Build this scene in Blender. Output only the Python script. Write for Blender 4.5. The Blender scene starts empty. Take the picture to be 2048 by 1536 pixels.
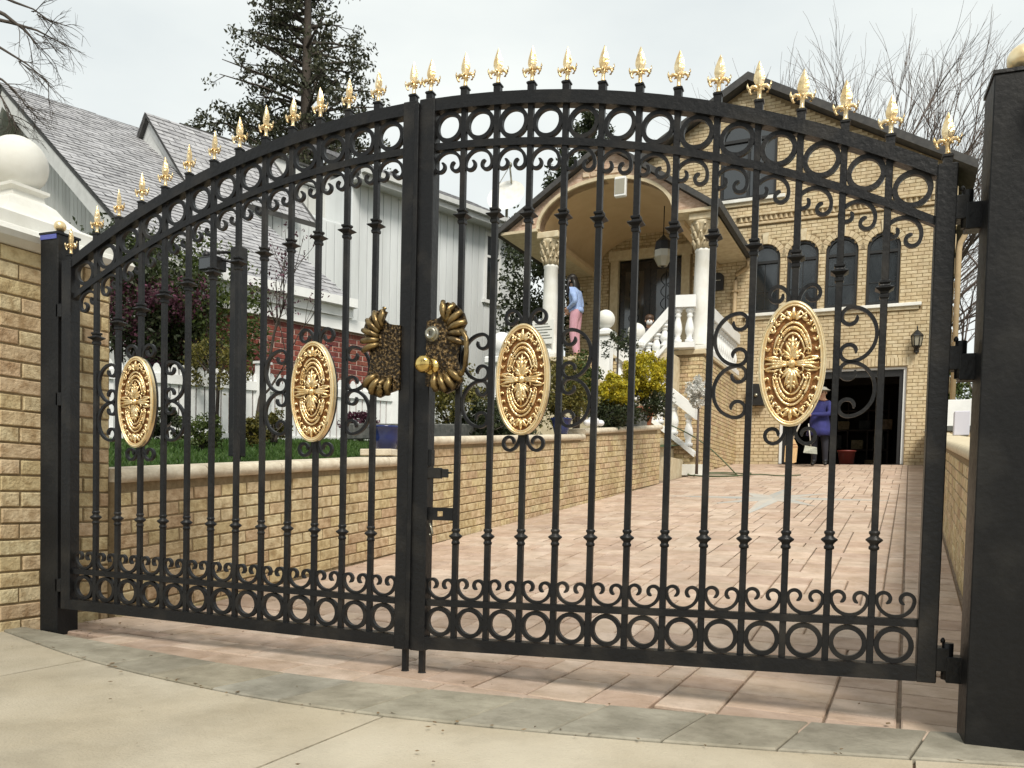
import bpy, bmesh, math, random
import numpy as np
from mathutils import Vector, Matrix
random.seed(7); np.random.seed(7)
scene = bpy.context.scene
COL = scene.collection
PI = math.pi

# ------------------------------------------------------------------ camera
CAM = Vector((1.4924, -2.7884, 0.7131))
yaw, pit, rol = 0.3714, -0.0386, 0.0239
W = Vector((-math.sin(yaw)*math.cos(pit), math.cos(yaw)*math.cos(pit), math.sin(pit)))
r0 = Vector((math.cos(yaw), math.sin(yaw), 0)); u0 = r0.cross(W)
R = r0*math.cos(rol)+u0*math.sin(rol); U = -r0*math.sin(rol)+u0*math.cos(rol)
cd = bpy.data.cameras.new('camera'); cam = bpy.data.objects.new('camera', cd); COL.objects.link(cam)
cd.sensor_width = 36; cd.lens = 1650/2048*36; cd.shift_y = (1053.79-768)/2048
cd.clip_start = 0.05; cd.clip_end = 2000
m = Matrix((R, U, -W)).transposed().to_4x4(); m.translation = CAM
cam.matrix_world = m
scene.camera = cam

# ------------------------------------------------------------------ sky and sun (overcast daylight)
SUN_EL, SUN_AZ = math.radians(48), math.radians(150)     # azimuth clockwise from +Y
wd = bpy.data.worlds.new('World'); scene.world = wd; wd.use_nodes = True
nt = wd.node_tree; nt.nodes.clear()
out = nt.nodes.new('ShaderNodeOutputWorld'); bg = nt.nodes.new('ShaderNodeBackground')
sky = nt.nodes.new('ShaderNodeTexSky'); sky.sky_type = 'NISHITA'; sky.sun_disc = False
sky.sun_elevation = SUN_EL; sky.sun_rotation = SUN_AZ; sky.dust_density = 2.0
tc = nt.nodes.new('ShaderNodeTexCoord'); mp = nt.nodes.new('ShaderNodeMapping'); mp.inputs['Scale'].default_value = (1, 1, 2.6)
nz = nt.nodes.new('ShaderNodeTexNoise'); nz.inputs['Scale'].default_value = 1.7; nz.inputs['Detail'].default_value = 6
cr = nt.nodes.new('ShaderNodeValToRGB')
cr.color_ramp.elements[0].position = .34; cr.color_ramp.elements[0].color = (5.3, 5.7, 5.75, 1)
cr.color_ramp.elements[1].position = .66; cr.color_ramp.elements[1].color = (7.0, 7.25, 6.95, 1)
mx = nt.nodes.new('ShaderNodeMixRGB'); mx.inputs[0].default_value = .94
L = nt.links.new
L(tc.outputs['Generated'], mp.inputs[0]); L(mp.outputs[0], nz.inputs['Vector']); L(nz.outputs['Fac'], cr.inputs[0])
L(sky.outputs[0], mx.inputs[1]); L(cr.outputs[0], mx.inputs[2]); L(mx.outputs[0], bg.inputs[0]); bg.inputs[1].default_value = .1
L(bg.outputs[0], out.inputs[0])
sl = bpy.data.lights.new('sun', 'SUN'); sl.energy = 2.5; sl.angle = math.radians(18); sl.color = (1, .94, .84)
so = bpy.data.objects.new('sun', sl); COL.objects.link(so)
sd = Vector((math.sin(SUN_AZ)*math.cos(SUN_EL), math.cos(SUN_AZ)*math.cos(SUN_EL), math.sin(SUN_EL)))
so.rotation_euler = sd.to_track_quat('Z', 'Y').to_euler(); so.location = (3, -6, 9)
vs = scene.view_settings; vs.view_transform = 'Standard'; vs.look = 'None'; vs.exposure = 0.55; vs.gamma = 1; vs.use_curve_mapping = False

# ------------------------------------------------------------------ frames: gate frame = world, driveway/house frame H turned a little
PHI = math.radians(4.2)
O = Vector((0, .3, 0)); EX = Vector((math.cos(PHI), -math.sin(PHI), 0)); EY = Vector((math.sin(PHI), math.cos(PHI), 0)); EZ = Vector((0, 0, 1))
def H(x, y, z=0): return O+EX*x+EY*y+EZ*z
def toH(p): d = Vector(p)-O; return Vector((d.dot(EX), d.dot(EY), d.z))
CAMH = toH(CAM)
def ray(x, y): return W+R*((x-1024)/1650)-U*((y-1053.79)/1650)
def at(x, y, d): return toH(CAM+ray(x, y)*d)           # pixel + distance -> point of the driveway frame
SLOPE, Y0, ZG, YF = .095, .6, .03, 16.95
def gz(y): return ZG+SLOPE*max(0, min(y, YF)-Y0)
def lawn_z(x, y): return .70+.085*y+.06*(-x-2.1)

# ------------------------------------------------------------------ mesh builder
class MB:
    def __init__(s): s.v = []; s.f = []; s.sm = []
    def add(s, vs, fs, smooth=False):
        o = len(s.v); s.v += [tuple(v) for v in vs]; s.f += [tuple(i+o for i in f) for f in fs]; s.sm += [smooth]*len(fs); return s
    def box(s, x0, x1, y0, y1, z0, z1):
        return s.add([(x0,y0,z0),(x1,y0,z0),(x1,y1,z0),(x0,y1,z0),(x0,y0,z1),(x1,y0,z1),(x1,y1,z1),(x0,y1,z1)],
                     [(0,3,2,1),(4,5,6,7),(0,1,5,4),(1,2,6,5),(2,3,7,6),(3,0,4,7)])
    def cbox(s, x0, x1, y0, y1, z0, z1, c=.004):        # box with chamfered edges
        vs = []
        for (sx, sy, sz) in [(a, b, d) for a in (0,1) for b in (0,1) for d in (0,1)]:
            X = (x0, x1)[sx]; Y = (y0, y1)[sy]; Z = (z0, z1)[sz]; ix = c if sx == 0 else -c; iy = c if sy == 0 else -c; iz = c if sz == 0 else -c
            vs += [(X, Y+iy, Z+iz), (X+ix, Y, Z+iz), (X+ix, Y+iy, Z)]
        bm = bmesh.new(); bmesh.ops.convex_hull(bm, input=[bm.verts.new(v) for v in vs])
        bmesh.ops.dissolve_limit(bm, angle_limit=.01, verts=bm.verts, edges=bm.edges)
        bm.verts.index_update(); s.add([v.co[:] for v in bm.verts], [[v.index for v in f.verts] for f in bm.faces]); bm.free(); return s
    def quad(s, a, b, c, d): return s.add([a, b, c, d], [(0,1,2,3)])
    def poly(s, pts): return s.add(pts, [tuple(range(len(pts)))])
    def prism(s, pts, off):                             # polygon pts extruded by vector off
        n = len(pts); off = Vector(off); q = [Vector(p) for p in pts]; p2 = [p+off for p in q]
        return s.add(q+p2, [tuple(range(n)), tuple(range(2*n-1, n-1, -1))]+[(i, i+n, (i+1) % n+n, (i+1) % n) for i in range(n)])
    def lathe(s, prof, c=(0,0,0), n=12, axis='z', smooth=True):
        vs = []; fs = []; c = Vector(c)
        for r, z in prof:
            for k in range(n):
                a = 2*PI*k/n
                p = Vector((r*math.cos(a), r*math.sin(a), z))
                if axis == 'y': p = Vector((p.x, p.z, p.y))
                if axis == 'x': p = Vector((p.z, p.y, p.x))
                vs.append(c+p)
        for i in range(len(prof)-1):
            for k in range(n): fs.append((i*n+k, i*n+(k+1) % n, (i+1)*n+(k+1) % n, (i+1)*n+k))
        s.add(vs, fs, smooth); o = len(s.v)-len(vs)
        s.f += [tuple(o+k for k in range(n-1, -1, -1)), tuple(o+(len(prof)-1)*n+k for k in range(n))]; s.sm += [False, False]; return s
    def tube(s, pts, rad, n=6, smooth=True, flat=None, closed=False):
        # flat=(width, depth): rectangular bar lying in the XZ plane, otherwise round
        P = [Vector(p) for p in pts]; N = len(P); vs = []; fs = []
        rads = rad if isinstance(rad, (list, tuple)) else [rad]*N
        for i in range(N):
            if closed: t = P[(i+1) % N]-P[i-1]
            else: t = P[min(i+1, N-1)]-P[max(i-1, 0)]
            t.normalize()
            if flat:
                a = Vector((-t.z, 0, t.x)); b = Vector((0, 1, 0)); w_, d_ = flat[0]/2*rads[i], flat[1]/2
                vs += [P[i]+a*w_+b*d_, P[i]-a*w_+b*d_, P[i]-a*w_-b*d_, P[i]+a*w_-b*d_]
            else:
                h = Vector((0, 0, 1)) if abs(t.z) < .9 else Vector((1, 0, 0)); a = t.cross(h).normalized(); b = a.cross(t)
                vs += [P[i]+(a*math.cos(2*PI*k/n)+b*math.sin(2*PI*k/n))*rads[i] for k in range(n)]
        m_ = 4 if flat else n
        for i in range(N if closed else N-1):
            j = (i+1) % N
            for k in range(m_): fs.append((i*m_+k, j*m_+k, j*m_+(k+1) % m_, i*m_+(k+1) % m_))
        if not closed: fs += [tuple(range(m_)), tuple((N-1)*m_+k for k in range(m_-1, -1, -1))]
        return s.add(vs, fs, smooth and not flat)
    def ball(s, c, r, n=10, sc=(1,1,1)):
        vs = []; fs = []; m_ = max(5, n*2//3); c = Vector(c)
        for i in range(m_+1):
            th = PI*i/m_
            for k in range(n):
                a = 2*PI*k/n; vs.append(c+Vector((r*sc[0]*math.sin(th)*math.cos(a), r*sc[1]*math.sin(th)*math.sin(a), r*sc[2]*math.cos(th))))
        for i in range(m_):
            for k in range(n): fs.append((i*n+k, (i+1)*n+k, (i+1)*n+(k+1) % n, i*n+(k+1) % n))
        return s.add(vs, fs, True)
    def mesh(s, name, mat):
        me = bpy.data.meshes.new(name); me.from_pydata(s.v, [], s.f); me.polygons.foreach_set('use_smooth', s.sm)
        me.validate()
        bm = bmesh.new(); bm.from_mesh(me); bmesh.ops.remove_doubles(bm, verts=bm.verts, dist=1e-6) if len(s.v) < 30000 else None
        bmesh.ops.recalc_face_normals(bm, faces=bm.faces); bm.to_mesh(me); bm.free()
        if mat: me.materials.append(mat)
        return me
BASE = {}
def thing(name, label, cat, loc=(0,0,0), group=None, frame='H', kind=None, rz=0):
    o = bpy.data.objects.new(name, None); COL.objects.link(o); o.empty_display_size = .1
    loc = Vector(loc)
    if frame == 'H': o.location = H(*loc); o.rotation_euler = (0, 0, rz-PHI)
    else: o.location = loc; o.rotation_euler = (0, 0, rz)
    BASE[o.name] = loc
    if kind: o['kind'] = kind
    if label: o['label'] = label
    if cat: o['category'] = cat
    if group: o['group'] = group
    return o
def part(name, mb, mat, parent, label=None, kind=None, local=False):
    me = mb.mesh(name, mat) if isinstance(mb, MB) else mb
    o = bpy.data.objects.new(name, me); COL.objects.link(o); o.parent = parent
    b = BASE.get(parent.name)
    if not local and b is not None: o.location = -b
    if label: o['label'] = label
    if kind: o['kind'] = kind
    BASE[o.name] = Vector((0,0,0))
    return o
def inst(name, me, parent, mat4):
    o = bpy.data.objects.new(name, me); COL.objects.link(o); o.parent = parent
    b = BASE.get(parent.name, Vector((0,0,0)))
    M_ = mat4.copy(); M_.translation -= b; o.matrix_local = M_; BASE[o.name] = Vector((0,0,0)); return o
def solo(name, mb, mat, label, cat, frame='H', group=None, kind=None, base=None):     # a thing that is one mesh
    me = mb.mesh(name, mat) if isinstance(mb, MB) else mb
    o = bpy.data.objects.new(name, me); COL.objects.link(o)
    if base is not None:
        b = Vector(base)
        me.transform(Matrix.Translation(-b))
    else: b = Vector((0,0,0))
    if frame == 'H': o.location = H(*b); o.rotation_euler = (0, 0, -PHI)
    else: o.location = b
    if label: o['label'] = label
    if cat: o['category'] = cat
    if group: o['group'] = group
    if kind: o['kind'] = kind
    BASE[o.name] = b
    return o
def copy_tree(o, parent=None, loc=None):
    c = o.copy(); COL.objects.link(c)
    if parent: c.parent = parent; c.matrix_parent_inverse = o.matrix_parent_inverse.copy()
    if loc is not None: c.location = loc
    BASE[c.name] = BASE.get(o.name, Vector((0,0,0)))
    for ch in list(o.children): copy_tree(ch, c)
    return c

# ------------------------------------------------------------------ materials
def mat(name, col, rough=.6, metal=0, col2=None, scale=8, detail=5, bump=0, bscale=None, vary=0, spec=.5, dist=0, ramp=(.35,.65), vary_cols=None, coat=0, stretch=None, dirt=None, crack=0):
    """col/col2 mixed by noise; vary: brightness change from piece to piece; vary_cols: colours picked piece by piece"""
    m_ = bpy.data.materials.new(name); m_.use_nodes = True; t = m_.node_tree; n = t.nodes; l = t.links.new
    b = n['Principled BSDF']; b.inputs['Roughness'].default_value = rough; b.inputs['Metallic'].default_value = metal
    b.inputs['Specular IOR Level'].default_value = spec; b.inputs['Coat Weight'].default_value = coat
    b.inputs['Base Color'].default_value = (*col, 1)
    co = n.new('ShaderNodeTexCoord'); vec = co.outputs['Object']; src = None
    geo = n.new('ShaderNodeNewGeometry'); oi = n.new('ShaderNodeObjectInfo')
    rnd = n.new('ShaderNodeMath'); rnd.operation = 'ADD'; l(geo.outputs['Random Per Island'], rnd.inputs[0]); l(oi.outputs['Random'], rnd.inputs[1])
    fr = n.new('ShaderNodeMath'); fr.operation = 'FRACT'; l(rnd.outputs[0], fr.inputs[0])
    # shift the pattern from piece to piece
    ad = n.new('ShaderNodeVectorMath'); ad.operation = 'ADD'; sc_ = n.new('ShaderNodeVectorMath'); sc_.operation = 'SCALE'; sc_.inputs[0].default_value = (31, 17, 23)
    l(oi.outputs['Random'], sc_.inputs['Scale']); l(vec, ad.inputs[0]); l(sc_.outputs[0], ad.inputs[1]); vec = ad.outputs[0]
    if stretch:
        mpp = n.new('ShaderNodeMapping'); mpp.inputs['Scale'].default_value = stretch; l(vec, mpp.inputs[0]); vec = mpp.outputs[0]
    if vary_cols:
        r = n.new('ShaderNodeValToRGB'); r.color_ramp.interpolation = 'LINEAR'
        e = r.color_ramp.elements
        while len(e) < len(vary_cols): e.new(.5)
        for i, c in enumerate(vary_cols): e[i].position = i/(len(vary_cols)-1); e[i].color = (*c, 1)
        l(fr.outputs[0], r.inputs[0]); src = r.outputs[0]
    if col2:
        z = n.new('ShaderNodeTexNoise'); z.inputs['Scale'].default_value = scale; z.inputs['Detail'].default_value = detail; z.inputs['Distortion'].default_value = dist
        l(vec, z.inputs['Vector']); r = n.new('ShaderNodeValToRGB')
        r.color_ramp.elements[0].position = ramp[0]; r.color_ramp.elements[1].position = ramp[1]
        if src is None:
            r.color_ramp.elements[0].color = (*col, 1); r.color_ramp.elements[1].color = (*col2, 1); l(z.outputs['Fac'], r.inputs[0]); src = r.outputs[0]
        else:
            l(z.outputs['Fac'], r.inputs[0]); mx_ = n.new('ShaderNodeMixRGB'); mx_.blend_type = 'MULTIPLY'; mx_.inputs[0].default_value = 1
            r.color_ramp.elements[0].color = (*col2, 1); r.color_ramp.elements[1].color = (1, 1, 1, 1)
            l(src, mx_.inputs[1]); l(r.outputs[0], mx_.inputs[2]); src = mx_.outputs[0]
    if vary:
        hs = n.new('ShaderNodeHueSaturation'); mr = n.new('ShaderNodeMapRange'); mr.inputs['To Min'].default_value = 1-vary; mr.inputs['To Max'].default_value = 1+vary
        l(fr.outputs[0], mr.inputs['Value']); l(mr.outputs[0], hs.inputs['Value'])
        if src is None: hs.inputs['Color'].default_value = (*col, 1)
        else: l(src, hs.inputs['Color'])
        src = hs.outputs[0]
    if dirt:                                            # weather stains that run on from piece to piece
        if src is None:
            rgb = n.new('ShaderNodeRGB'); rgb.outputs[0].default_value = (*col, 1); src = rgb.outputs[0]
        for (sc2, st, lo, hi, st_) in dirt:
            z = n.new('ShaderNodeTexNoise'); z.inputs['Scale'].default_value = sc2; z.inputs['Detail'].default_value = 8; z.inputs['Roughness'].default_value = .65
            m2 = n.new('ShaderNodeMapping'); m2.inputs['Scale'].default_value = st_; l(geo.outputs['Position'], m2.inputs[0]); l(m2.outputs[0], z.inputs['Vector'])
            r = n.new('ShaderNodeValToRGB'); r.color_ramp.elements[0].position = lo; r.color_ramp.elements[1].position = hi
            r.color_ramp.elements[0].color = (1-st, 1-st*1.03, 1-st*1.08, 1); r.color_ramp.elements[1].color = (1, 1, 1, 1); l(z.outputs['Fac'], r.inputs[0])
            mm = n.new('ShaderNodeMixRGB'); mm.blend_type = 'MULTIPLY'; mm.inputs[0].default_value = 1; l(src, mm.inputs[1]); l(r.outputs[0], mm.inputs[2]); src = mm.outputs[0]
        if crack:
            vo_ = n.new('ShaderNodeTexVoronoi'); vo_.feature = 'DISTANCE_TO_EDGE'; vo_.inputs['Scale'].default_value = crack
            wz = n.new('ShaderNodeTexNoise'); wz.inputs['Scale'].default_value = 3; wz.inputs['Detail'].default_value = 6; l(geo.outputs['Position'], wz.inputs['Vector'])
            av = n.new('ShaderNodeVectorMath'); av.operation = 'ADD'; l(geo.outputs['Position'], av.inputs[0]); l(wz.outputs['Color'], av.inputs[1]); l(av.outputs[0], vo_.inputs['Vector'])
            r = n.new('ShaderNodeValToRGB'); r.color_ramp.elements[0].position = .0; r.color_ramp.elements[1].position = .004; r.color_ramp.elements[0].color = (.55,.52,.48,1); r.color_ramp.elements[1].color = (1,1,1,1); l(vo_.outputs['Distance'], r.inputs[0])
            mm = n.new('ShaderNodeMixRGB'); mm.blend_type = 'MULTIPLY'; mm.inputs[0].default_value = 1; l(src, mm.inputs[1]); l(r.outputs[0], mm.inputs[2]); src = mm.outputs[0]
    if src is not None: l(src, b.inputs['Base Color'])
    if bump:
        z = n.new('ShaderNodeTexNoise'); z.inputs['Scale'].default_value = bscale or scale*4; z.inputs['Detail'].default_value = 6
        l(vec, z.inputs['Vector']); bp = n.new('ShaderNodeBump'); bp.inputs['Strength'].default_value = bump; bp.inputs['Distance'].default_value = .01
        l(z.outputs['Fac'], bp.inputs['Height']); l(bp.outputs[0], b.inputs['Normal'])
        rr = n.new('ShaderNodeMapRange'); rr.inputs['To Min'].default_value = max(.05, rough-.12); rr.inputs['To Max'].default_value = min(1, rough+.12)
        l(z.outputs['Fac'], rr.inputs['Value']); l(rr.outputs[0], b.inputs['Roughness'])
    return m_
def leafmat(name, cols, trans=.25):
    m_ = mat(name, cols[0], .55, vary_cols=cols, spec=.3); t = m_.node_tree; n = t.nodes; b = n['Principled BSDF']
    tr = n.new('ShaderNodeBsdfTranslucent'); ms = n.new('ShaderNodeMixShader'); ms.inputs[0].default_value = trans
    src = b.inputs['Base Color'].links[0].from_socket; t.links.new(src, tr.inputs[0])
    t.links.new(b.outputs[0], ms.inputs[1]); t.links.new(tr.outputs[0], ms.inputs[2]); t.links.new(ms.outputs[0], n['Material Output'].inputs[0]); return m_
M = {}
M['iron'] = mat('black_paint', (.007,.0072,.008), .42, col2=(.030,.027,.023), scale=7, detail=9, ramp=(.50,.78), bump=.22, bscale=70, spec=.34)
M['iron_worn'] = mat('black_paint_worn', (.006,.0062,.0068), .46, col2=(.026,.025,.023), scale=5, detail=9, ramp=(.48,.80), bump=.15, bscale=60, spec=.28)
M['gold'] = mat('gold_paint', (.78,.55,.26), .30, .85, col2=(.97,.80,.50), scale=26, bump=.35, bscale=90, dirt=[(60,.35,.34,.50,(1,1,1))])
M['gold_rim'] = mat('gold_rim', (.88,.68,.38), .32, .8, col2=(.95,.80,.52), scale=20, bump=.1, bscale=60)
M['gold_dark'] = mat('gold_recess_shade', (.20,.085,.03), .5, .6, col2=(.34,.16,.05), scale=40, bump=.4, bscale=120)  # shade in the recesses of the relief, put into the gold colour
M['bronze'] = mat('hammered_bronze', (.03,.022,.014), .36, .75, col2=(.30,.20,.09), scale=95, detail=2, bump=1.0, bscale=80, ramp=(.48,.72))
M['bronze_hi'] = mat('rubbed_bronze', (.30,.21,.09), .33, .8, col2=(.07,.05,.03), scale=20, bump=.3, bscale=50, ramp=(.4,.75))
M['brass'] = mat('brass', (.80,.58,.20), .16, 1.0, col2=(.62,.44,.15), scale=22, bump=.1, bscale=30)
M['steel'] = mat('dull_steel', (.42,.40,.33), .3, .8, col2=(.30,.29,.22), scale=30)
BR = [(.58,.46,.26), (.70,.58,.34), (.66,.50,.33), (.72,.62,.39), (.58,.42,.27), (.68,.56,.33)]
M['brick'] = mat('buff_brick', BR[0], .85, col2=(.62,.55,.48), scale=22, bump=.7, bscale=70, vary_cols=BR, ramp=(.3,.6), spec=.2, dirt=[(1.3,.30,.30,.55,(1,1,.5)), (9,.16,.35,.55,(1,1,1))])
BR2 = [(.58,.48,.31), (.66,.56,.37), (.62,.51,.34), (.68,.59,.41)]
M['brick_house'] = mat('buff_brick_house', BR2[0], .85, col2=(.8,.75,.7), scale=10, bump=.4, bscale=40, vary_cols=BR2, spec=.2, dirt=[(.55,.20,.32,.55,(1,1,.45)), (6,.12,.35,.55,(1,1,1))])
M['brick_red'] = mat('red_brick', (.22,.05,.035), .85, col2=(.6,.5,.5), scale=20, vary_cols=[(.20,.05,.035), (.28,.075,.05), (.16,.04,.035), (.24,.08,.05)], bump=.4, bscale=50)
M['mortar'] = mat('mortar', (.20,.145,.075), .95, col2=(.27,.20,.11), scale=30, bump=.5, bscale=90)  # darkened to stand in for shade in the recessed joints
M['mortar_pale'] = mat('mortar_pale', (.48,.36,.31), .95, col2=(.36,.27,.22), scale=30)
PV = [(.59,.46,.36), (.52,.385,.30), (.64,.51,.41), (.57,.455,.365), (.49,.365,.29), (.61,.475,.37)]
M['paver'] = mat('tan_paver', PV[0], .8, col2=(.80,.77,.72), scale=7, detail=8, bump=.4, bscale=60, vary_cols=PV, spec=.3, dirt=[(.9,.17,.34,.56,(1,1,1)), (14,.13,.36,.52,(1,1,1))])
M['paver_grey'] = mat('grey_paver', (.30,.29,.24), .8, col2=(.70,.70,.68), scale=6, bump=.4, bscale=50, vary_cols=[(.42,.385,.30), (.36,.335,.275), (.46,.41,.31), (.39,.365,.30)], spec=.3, dirt=[(1.6,.30,.32,.58,(1,1,1)), (16,.15,.36,.52,(1,1,1))])
M['paver_star'] = mat('pale_star_paver', (.47,.43,.37), .8, col2=(.42,.38,.33), scale=6, bump=.3, bscale=50, vary=.1)
M['paver_blue'] = mat('blue_grey_paver', (.36,.37,.355), .8, col2=(.44,.41,.36), scale=6, bump=.3, bscale=50, vary=.12)
M['sand'] = mat('joint_sand', (.19,.14,.10), .95, col2=(.28,.21,.15), scale=20)
M['concrete'] = mat('concrete', (.50,.43,.315), .85, col2=(.58,.515,.40), scale=2.2, detail=8, bump=.4, bscale=120, vary=.03, spec=.3, dirt=[(.7,.24,.32,.58,(1,1,1)), (3.2,.14,.36,.55,(1,1,1)), (55,.30,.24,.36,(1,1,1))])
M['coping'] = mat('coping_stone', (.68,.61,.48), .8, col2=(.54,.46,.34), scale=14, bump=.5, bscale=60, vary=.06, dirt=[(2.5,.28,.32,.56,(1,1,1))])
M['white_stone'] = mat('white_cast_stone', (.77,.77,.73), .7, col2=(.70,.69,.63), scale=5, bump=.15, bscale=40, dirt=[(3,.14,.34,.56,(1,1,.35))])
M['white'] = mat('white_paint', (.80,.81,.80), .5, col2=(.73,.74,.73), scale=4, bump=.08, bscale=30)
M['cream'] = mat('cream_stone', (.62,.54,.38), .75, col2=(.52,.43,.28), scale=10, bump=.4, bscale=40)
M['split_stone'] = mat('split_stone', (.56,.43,.30), .9, col2=(.68,.60,.54), scale=9, detail=7, bump=1.0, bscale=16, dist=.6, stretch=(1,1,2.6), vary_cols=[(.66,.54,.40), (.60,.45,.35), (.72,.61,.46)])
M['stucco'] = mat('tan_stucco', (.55,.41,.25), .8, col2=(.60,.46,.29), scale=3, bump=.2, bscale=60)
M['siding'] = mat('white_siding', (.70,.73,.74), .6, col2=(.62,.65,.66), scale=3, vary=.04, stretch=(1,1,.15), dirt=[(1.2,.16,.34,.58,(1,1,.12))])
M['siding_grey'] = mat('grey_siding', (.54,.55,.53), .65, col2=(.47,.48,.46), scale=4, vary=.05, stretch=(1,1,.15), dirt=[(1.4,.16,.34,.58,(1,1,.12))])
M['trim_grey'] = mat('grey_white_trim', (.60,.61,.60), .6, col2=(.52,.53,.52), scale=6)
M['shingle'] = mat('grey_shingle', (.27,.27,.285), .9, col2=(.40,.40,.41), scale=9, detail=8, bump=.6, bscale=40, vary=.16)
M['roof_dark'] = mat('dark_roof', (.035,.035,.035), .75, col2=(.06,.058,.055), scale=8, bump=.3, bscale=30)
M['glass'] = mat('window_glass', (.014,.018,.021), .03, spec=1.0, coat=.35, bump=.04, bscale=1.3)
M['black_frame'] = mat('black_frame', (.012,.012,.012), .45)
M['dark'] = mat('dark_interior', (.030,.027,.022), .9, col2=(.045,.04,.03), scale=2)  # shade of the unlit interior put into the wall colour
M['door'] = mat('dark_door', (.012,.010,.008), .25, col2=(.02,.016,.012), scale=4)
M['grass'] = leafmat('grass_blades', [(.035,.075,.015), (.06,.12,.022), (.045,.095,.02), (.085,.14,.03)])
M['soil'] = mat('lawn_soil', (.030,.048,.014), .95, col2=(.045,.075,.02), scale=12, bump=.5, bscale=60)
M['leaf_dark'] = leafmat('dark_leaves', [(.022,.032,.014), (.040,.055,.022), (.03,.04,.018), (.06,.07,.03)], .2)
M['leaf_ever'] = leafmat('tree_leaves', [(.032,.038,.022), (.06,.065,.035), (.045,.05,.028), (.085,.085,.045)], .2)
M['leaf_mid'] = leafmat('mid_leaves', [(.045,.07,.018), (.075,.105,.025), (.055,.08,.02), (.11,.13,.03)])
M['leaf_olive'] = leafmat('olive_leaves', [(.09,.085,.02), (.14,.12,.025), (.06,.065,.02), (.19,.16,.03)])
M['leaf_yellow'] = leafmat('yellow_leaves', [(.56,.44,.02), (.42,.36,.02), (.26,.25,.025), (.64,.53,.05)])
M['leaf_plum'] = leafmat('plum_leaves', [(.055,.018,.030), (.09,.03,.05), (.04,.015,.02), (.16,.05,.09)])
M['blossom'] = leafmat('white_blossom', [(.80,.79,.76), (.72,.71,.68), (.55,.56,.50), (.82,.78,.75)])
M['litter'] = leafmat('dry_leaf', [(.16,.10,.05), (.24,.16,.08), (.11,.08,.05)], .1)
M['bark'] = mat('bark', (.045,.036,.028), .95, col2=(.075,.06,.048), scale=20, bump=.6, bscale=50)
M['bark_pale'] = mat('pale_twig', (.16,.12,.10), .95, col2=(.10,.08,.07), scale=20)
M['blue_pot'] = mat('blue_glaze', (.012,.022,.10), .18, col2=(.02,.035,.14), scale=6)
M['terracotta'] = mat('terracotta', (.33,.12,.06), .8, col2=(.26,.10,.06), scale=10, bump=.3)
M['stone_pot'] = mat('grey_planter', (.055,.06,.055), .8, col2=(.12,.12,.11), scale=14, bump=.5)  # stone colour darkened for the shadow on the planter
M['bag'] = mat('white_plastic_bag', (.78,.78,.80), .35, col2=(.7,.7,.72), scale=10)
M['paper'] = mat('paper', (.72,.72,.68), .7)
M['ink'] = mat('ink', (.16,.17,.15), .7)
M['downspout'] = mat('tan_downspout', (.48,.36,.21), .5, col2=(.42,.31,.18), scale=6)
M['hose'] = mat('green_hose', (.07,.10,.045), .5)
M['skin'] = mat('skin', (.50,.30,.20), .55); M['hair'] = mat('dark_hair', (.012,.010,.009), .45); M['hair_brown'] = mat('brown_hair', (.06,.030,.015), .5)
M['sweater'] = mat('pale_blue_knit', (.34,.46,.72), .85, col2=(.26,.36,.62), scale=14, bump=.5, bscale=60)
M['pink'] = mat('pink_cloth', (.58,.33,.38), .85, col2=(.48,.25,.31), scale=18, stretch=(3,3,.4), bump=.4)
M['navy'] = mat('navy_cloth', (.012,.013,.02), .8, col2=(.02,.02,.03), scale=10)
M['blue_cloth'] = mat('blue_overall', (.030,.032,.17), .85, col2=(.018,.02,.10), scale=6, bump=.3)
M['mask'] = mat('white_mask', (.72,.74,.76), .7); M['cap'] = mat('grey_cap', (.30,.29,.25), .8)
M['straw'] = mat('broom_straw', (.72,.50,.27), .85, col2=(.58,.38,.18), scale=30, stretch=(6,6,.5)); M['handle'] = mat('pale_handle', (.60,.58,.52), .5)
M['red_bin'] = mat('red_plastic', (.20,.035,.025), .5)
M['purple'] = mat('pale_lilac_panel', (.55,.54,.60), .5)
M['lampglass'] = mat('lamp_glass', (.30,.28,.22), .15, spec=.7)
M['blue_reflection'] = mat('blue_reflection', (.10,.12,.42), .4)  # colour of a blue reflection, painted on
# ================================================================== THE SETTING
g = MB(); g.quad((-250,-250,-.06), (250,-250,-.06), (250,250,-.06), (-250,250,-.06))
solo('ground', g, mat('earth', (.06,.075,.03), .95, col2=(.10,.09,.05), scale=.6, detail=9), None, None, 'G', kind='structure')

# grey border band: curve of its back and front edge across the mouth of the driveway (driveway frame)
BB = [(-2.5,-.40), (-1.76,-.49), (-1.2,-.548), (-.39,-.60), (.05,-.565), (.67,-.455), (1.07,-.375), (1.64,-.255), (2.6,.0)]
BFr = [(-2.5,-.42), (-1.8,-.62), (-1.16,-.80), (-.5,-.895), (.05,-.92), (.45,-.868), (1.0,-.75), (1.35,-.655), (2.6,-.25)]
def lerp(tab, x):
    for (a, b), (c, d) in zip(tab, tab[1:]):
        if x <= c: return b+(d-b)*(x-a)/(c-a)
    return tab[-1][1]
def smooth(tab, x): return sum(lerp(tab, x+d) for d in (-.3,-.15,0,.15,.3))/5
bback = lambda x: smooth(BB, x); bfront = lambda x: smooth(BFr, x)

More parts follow.
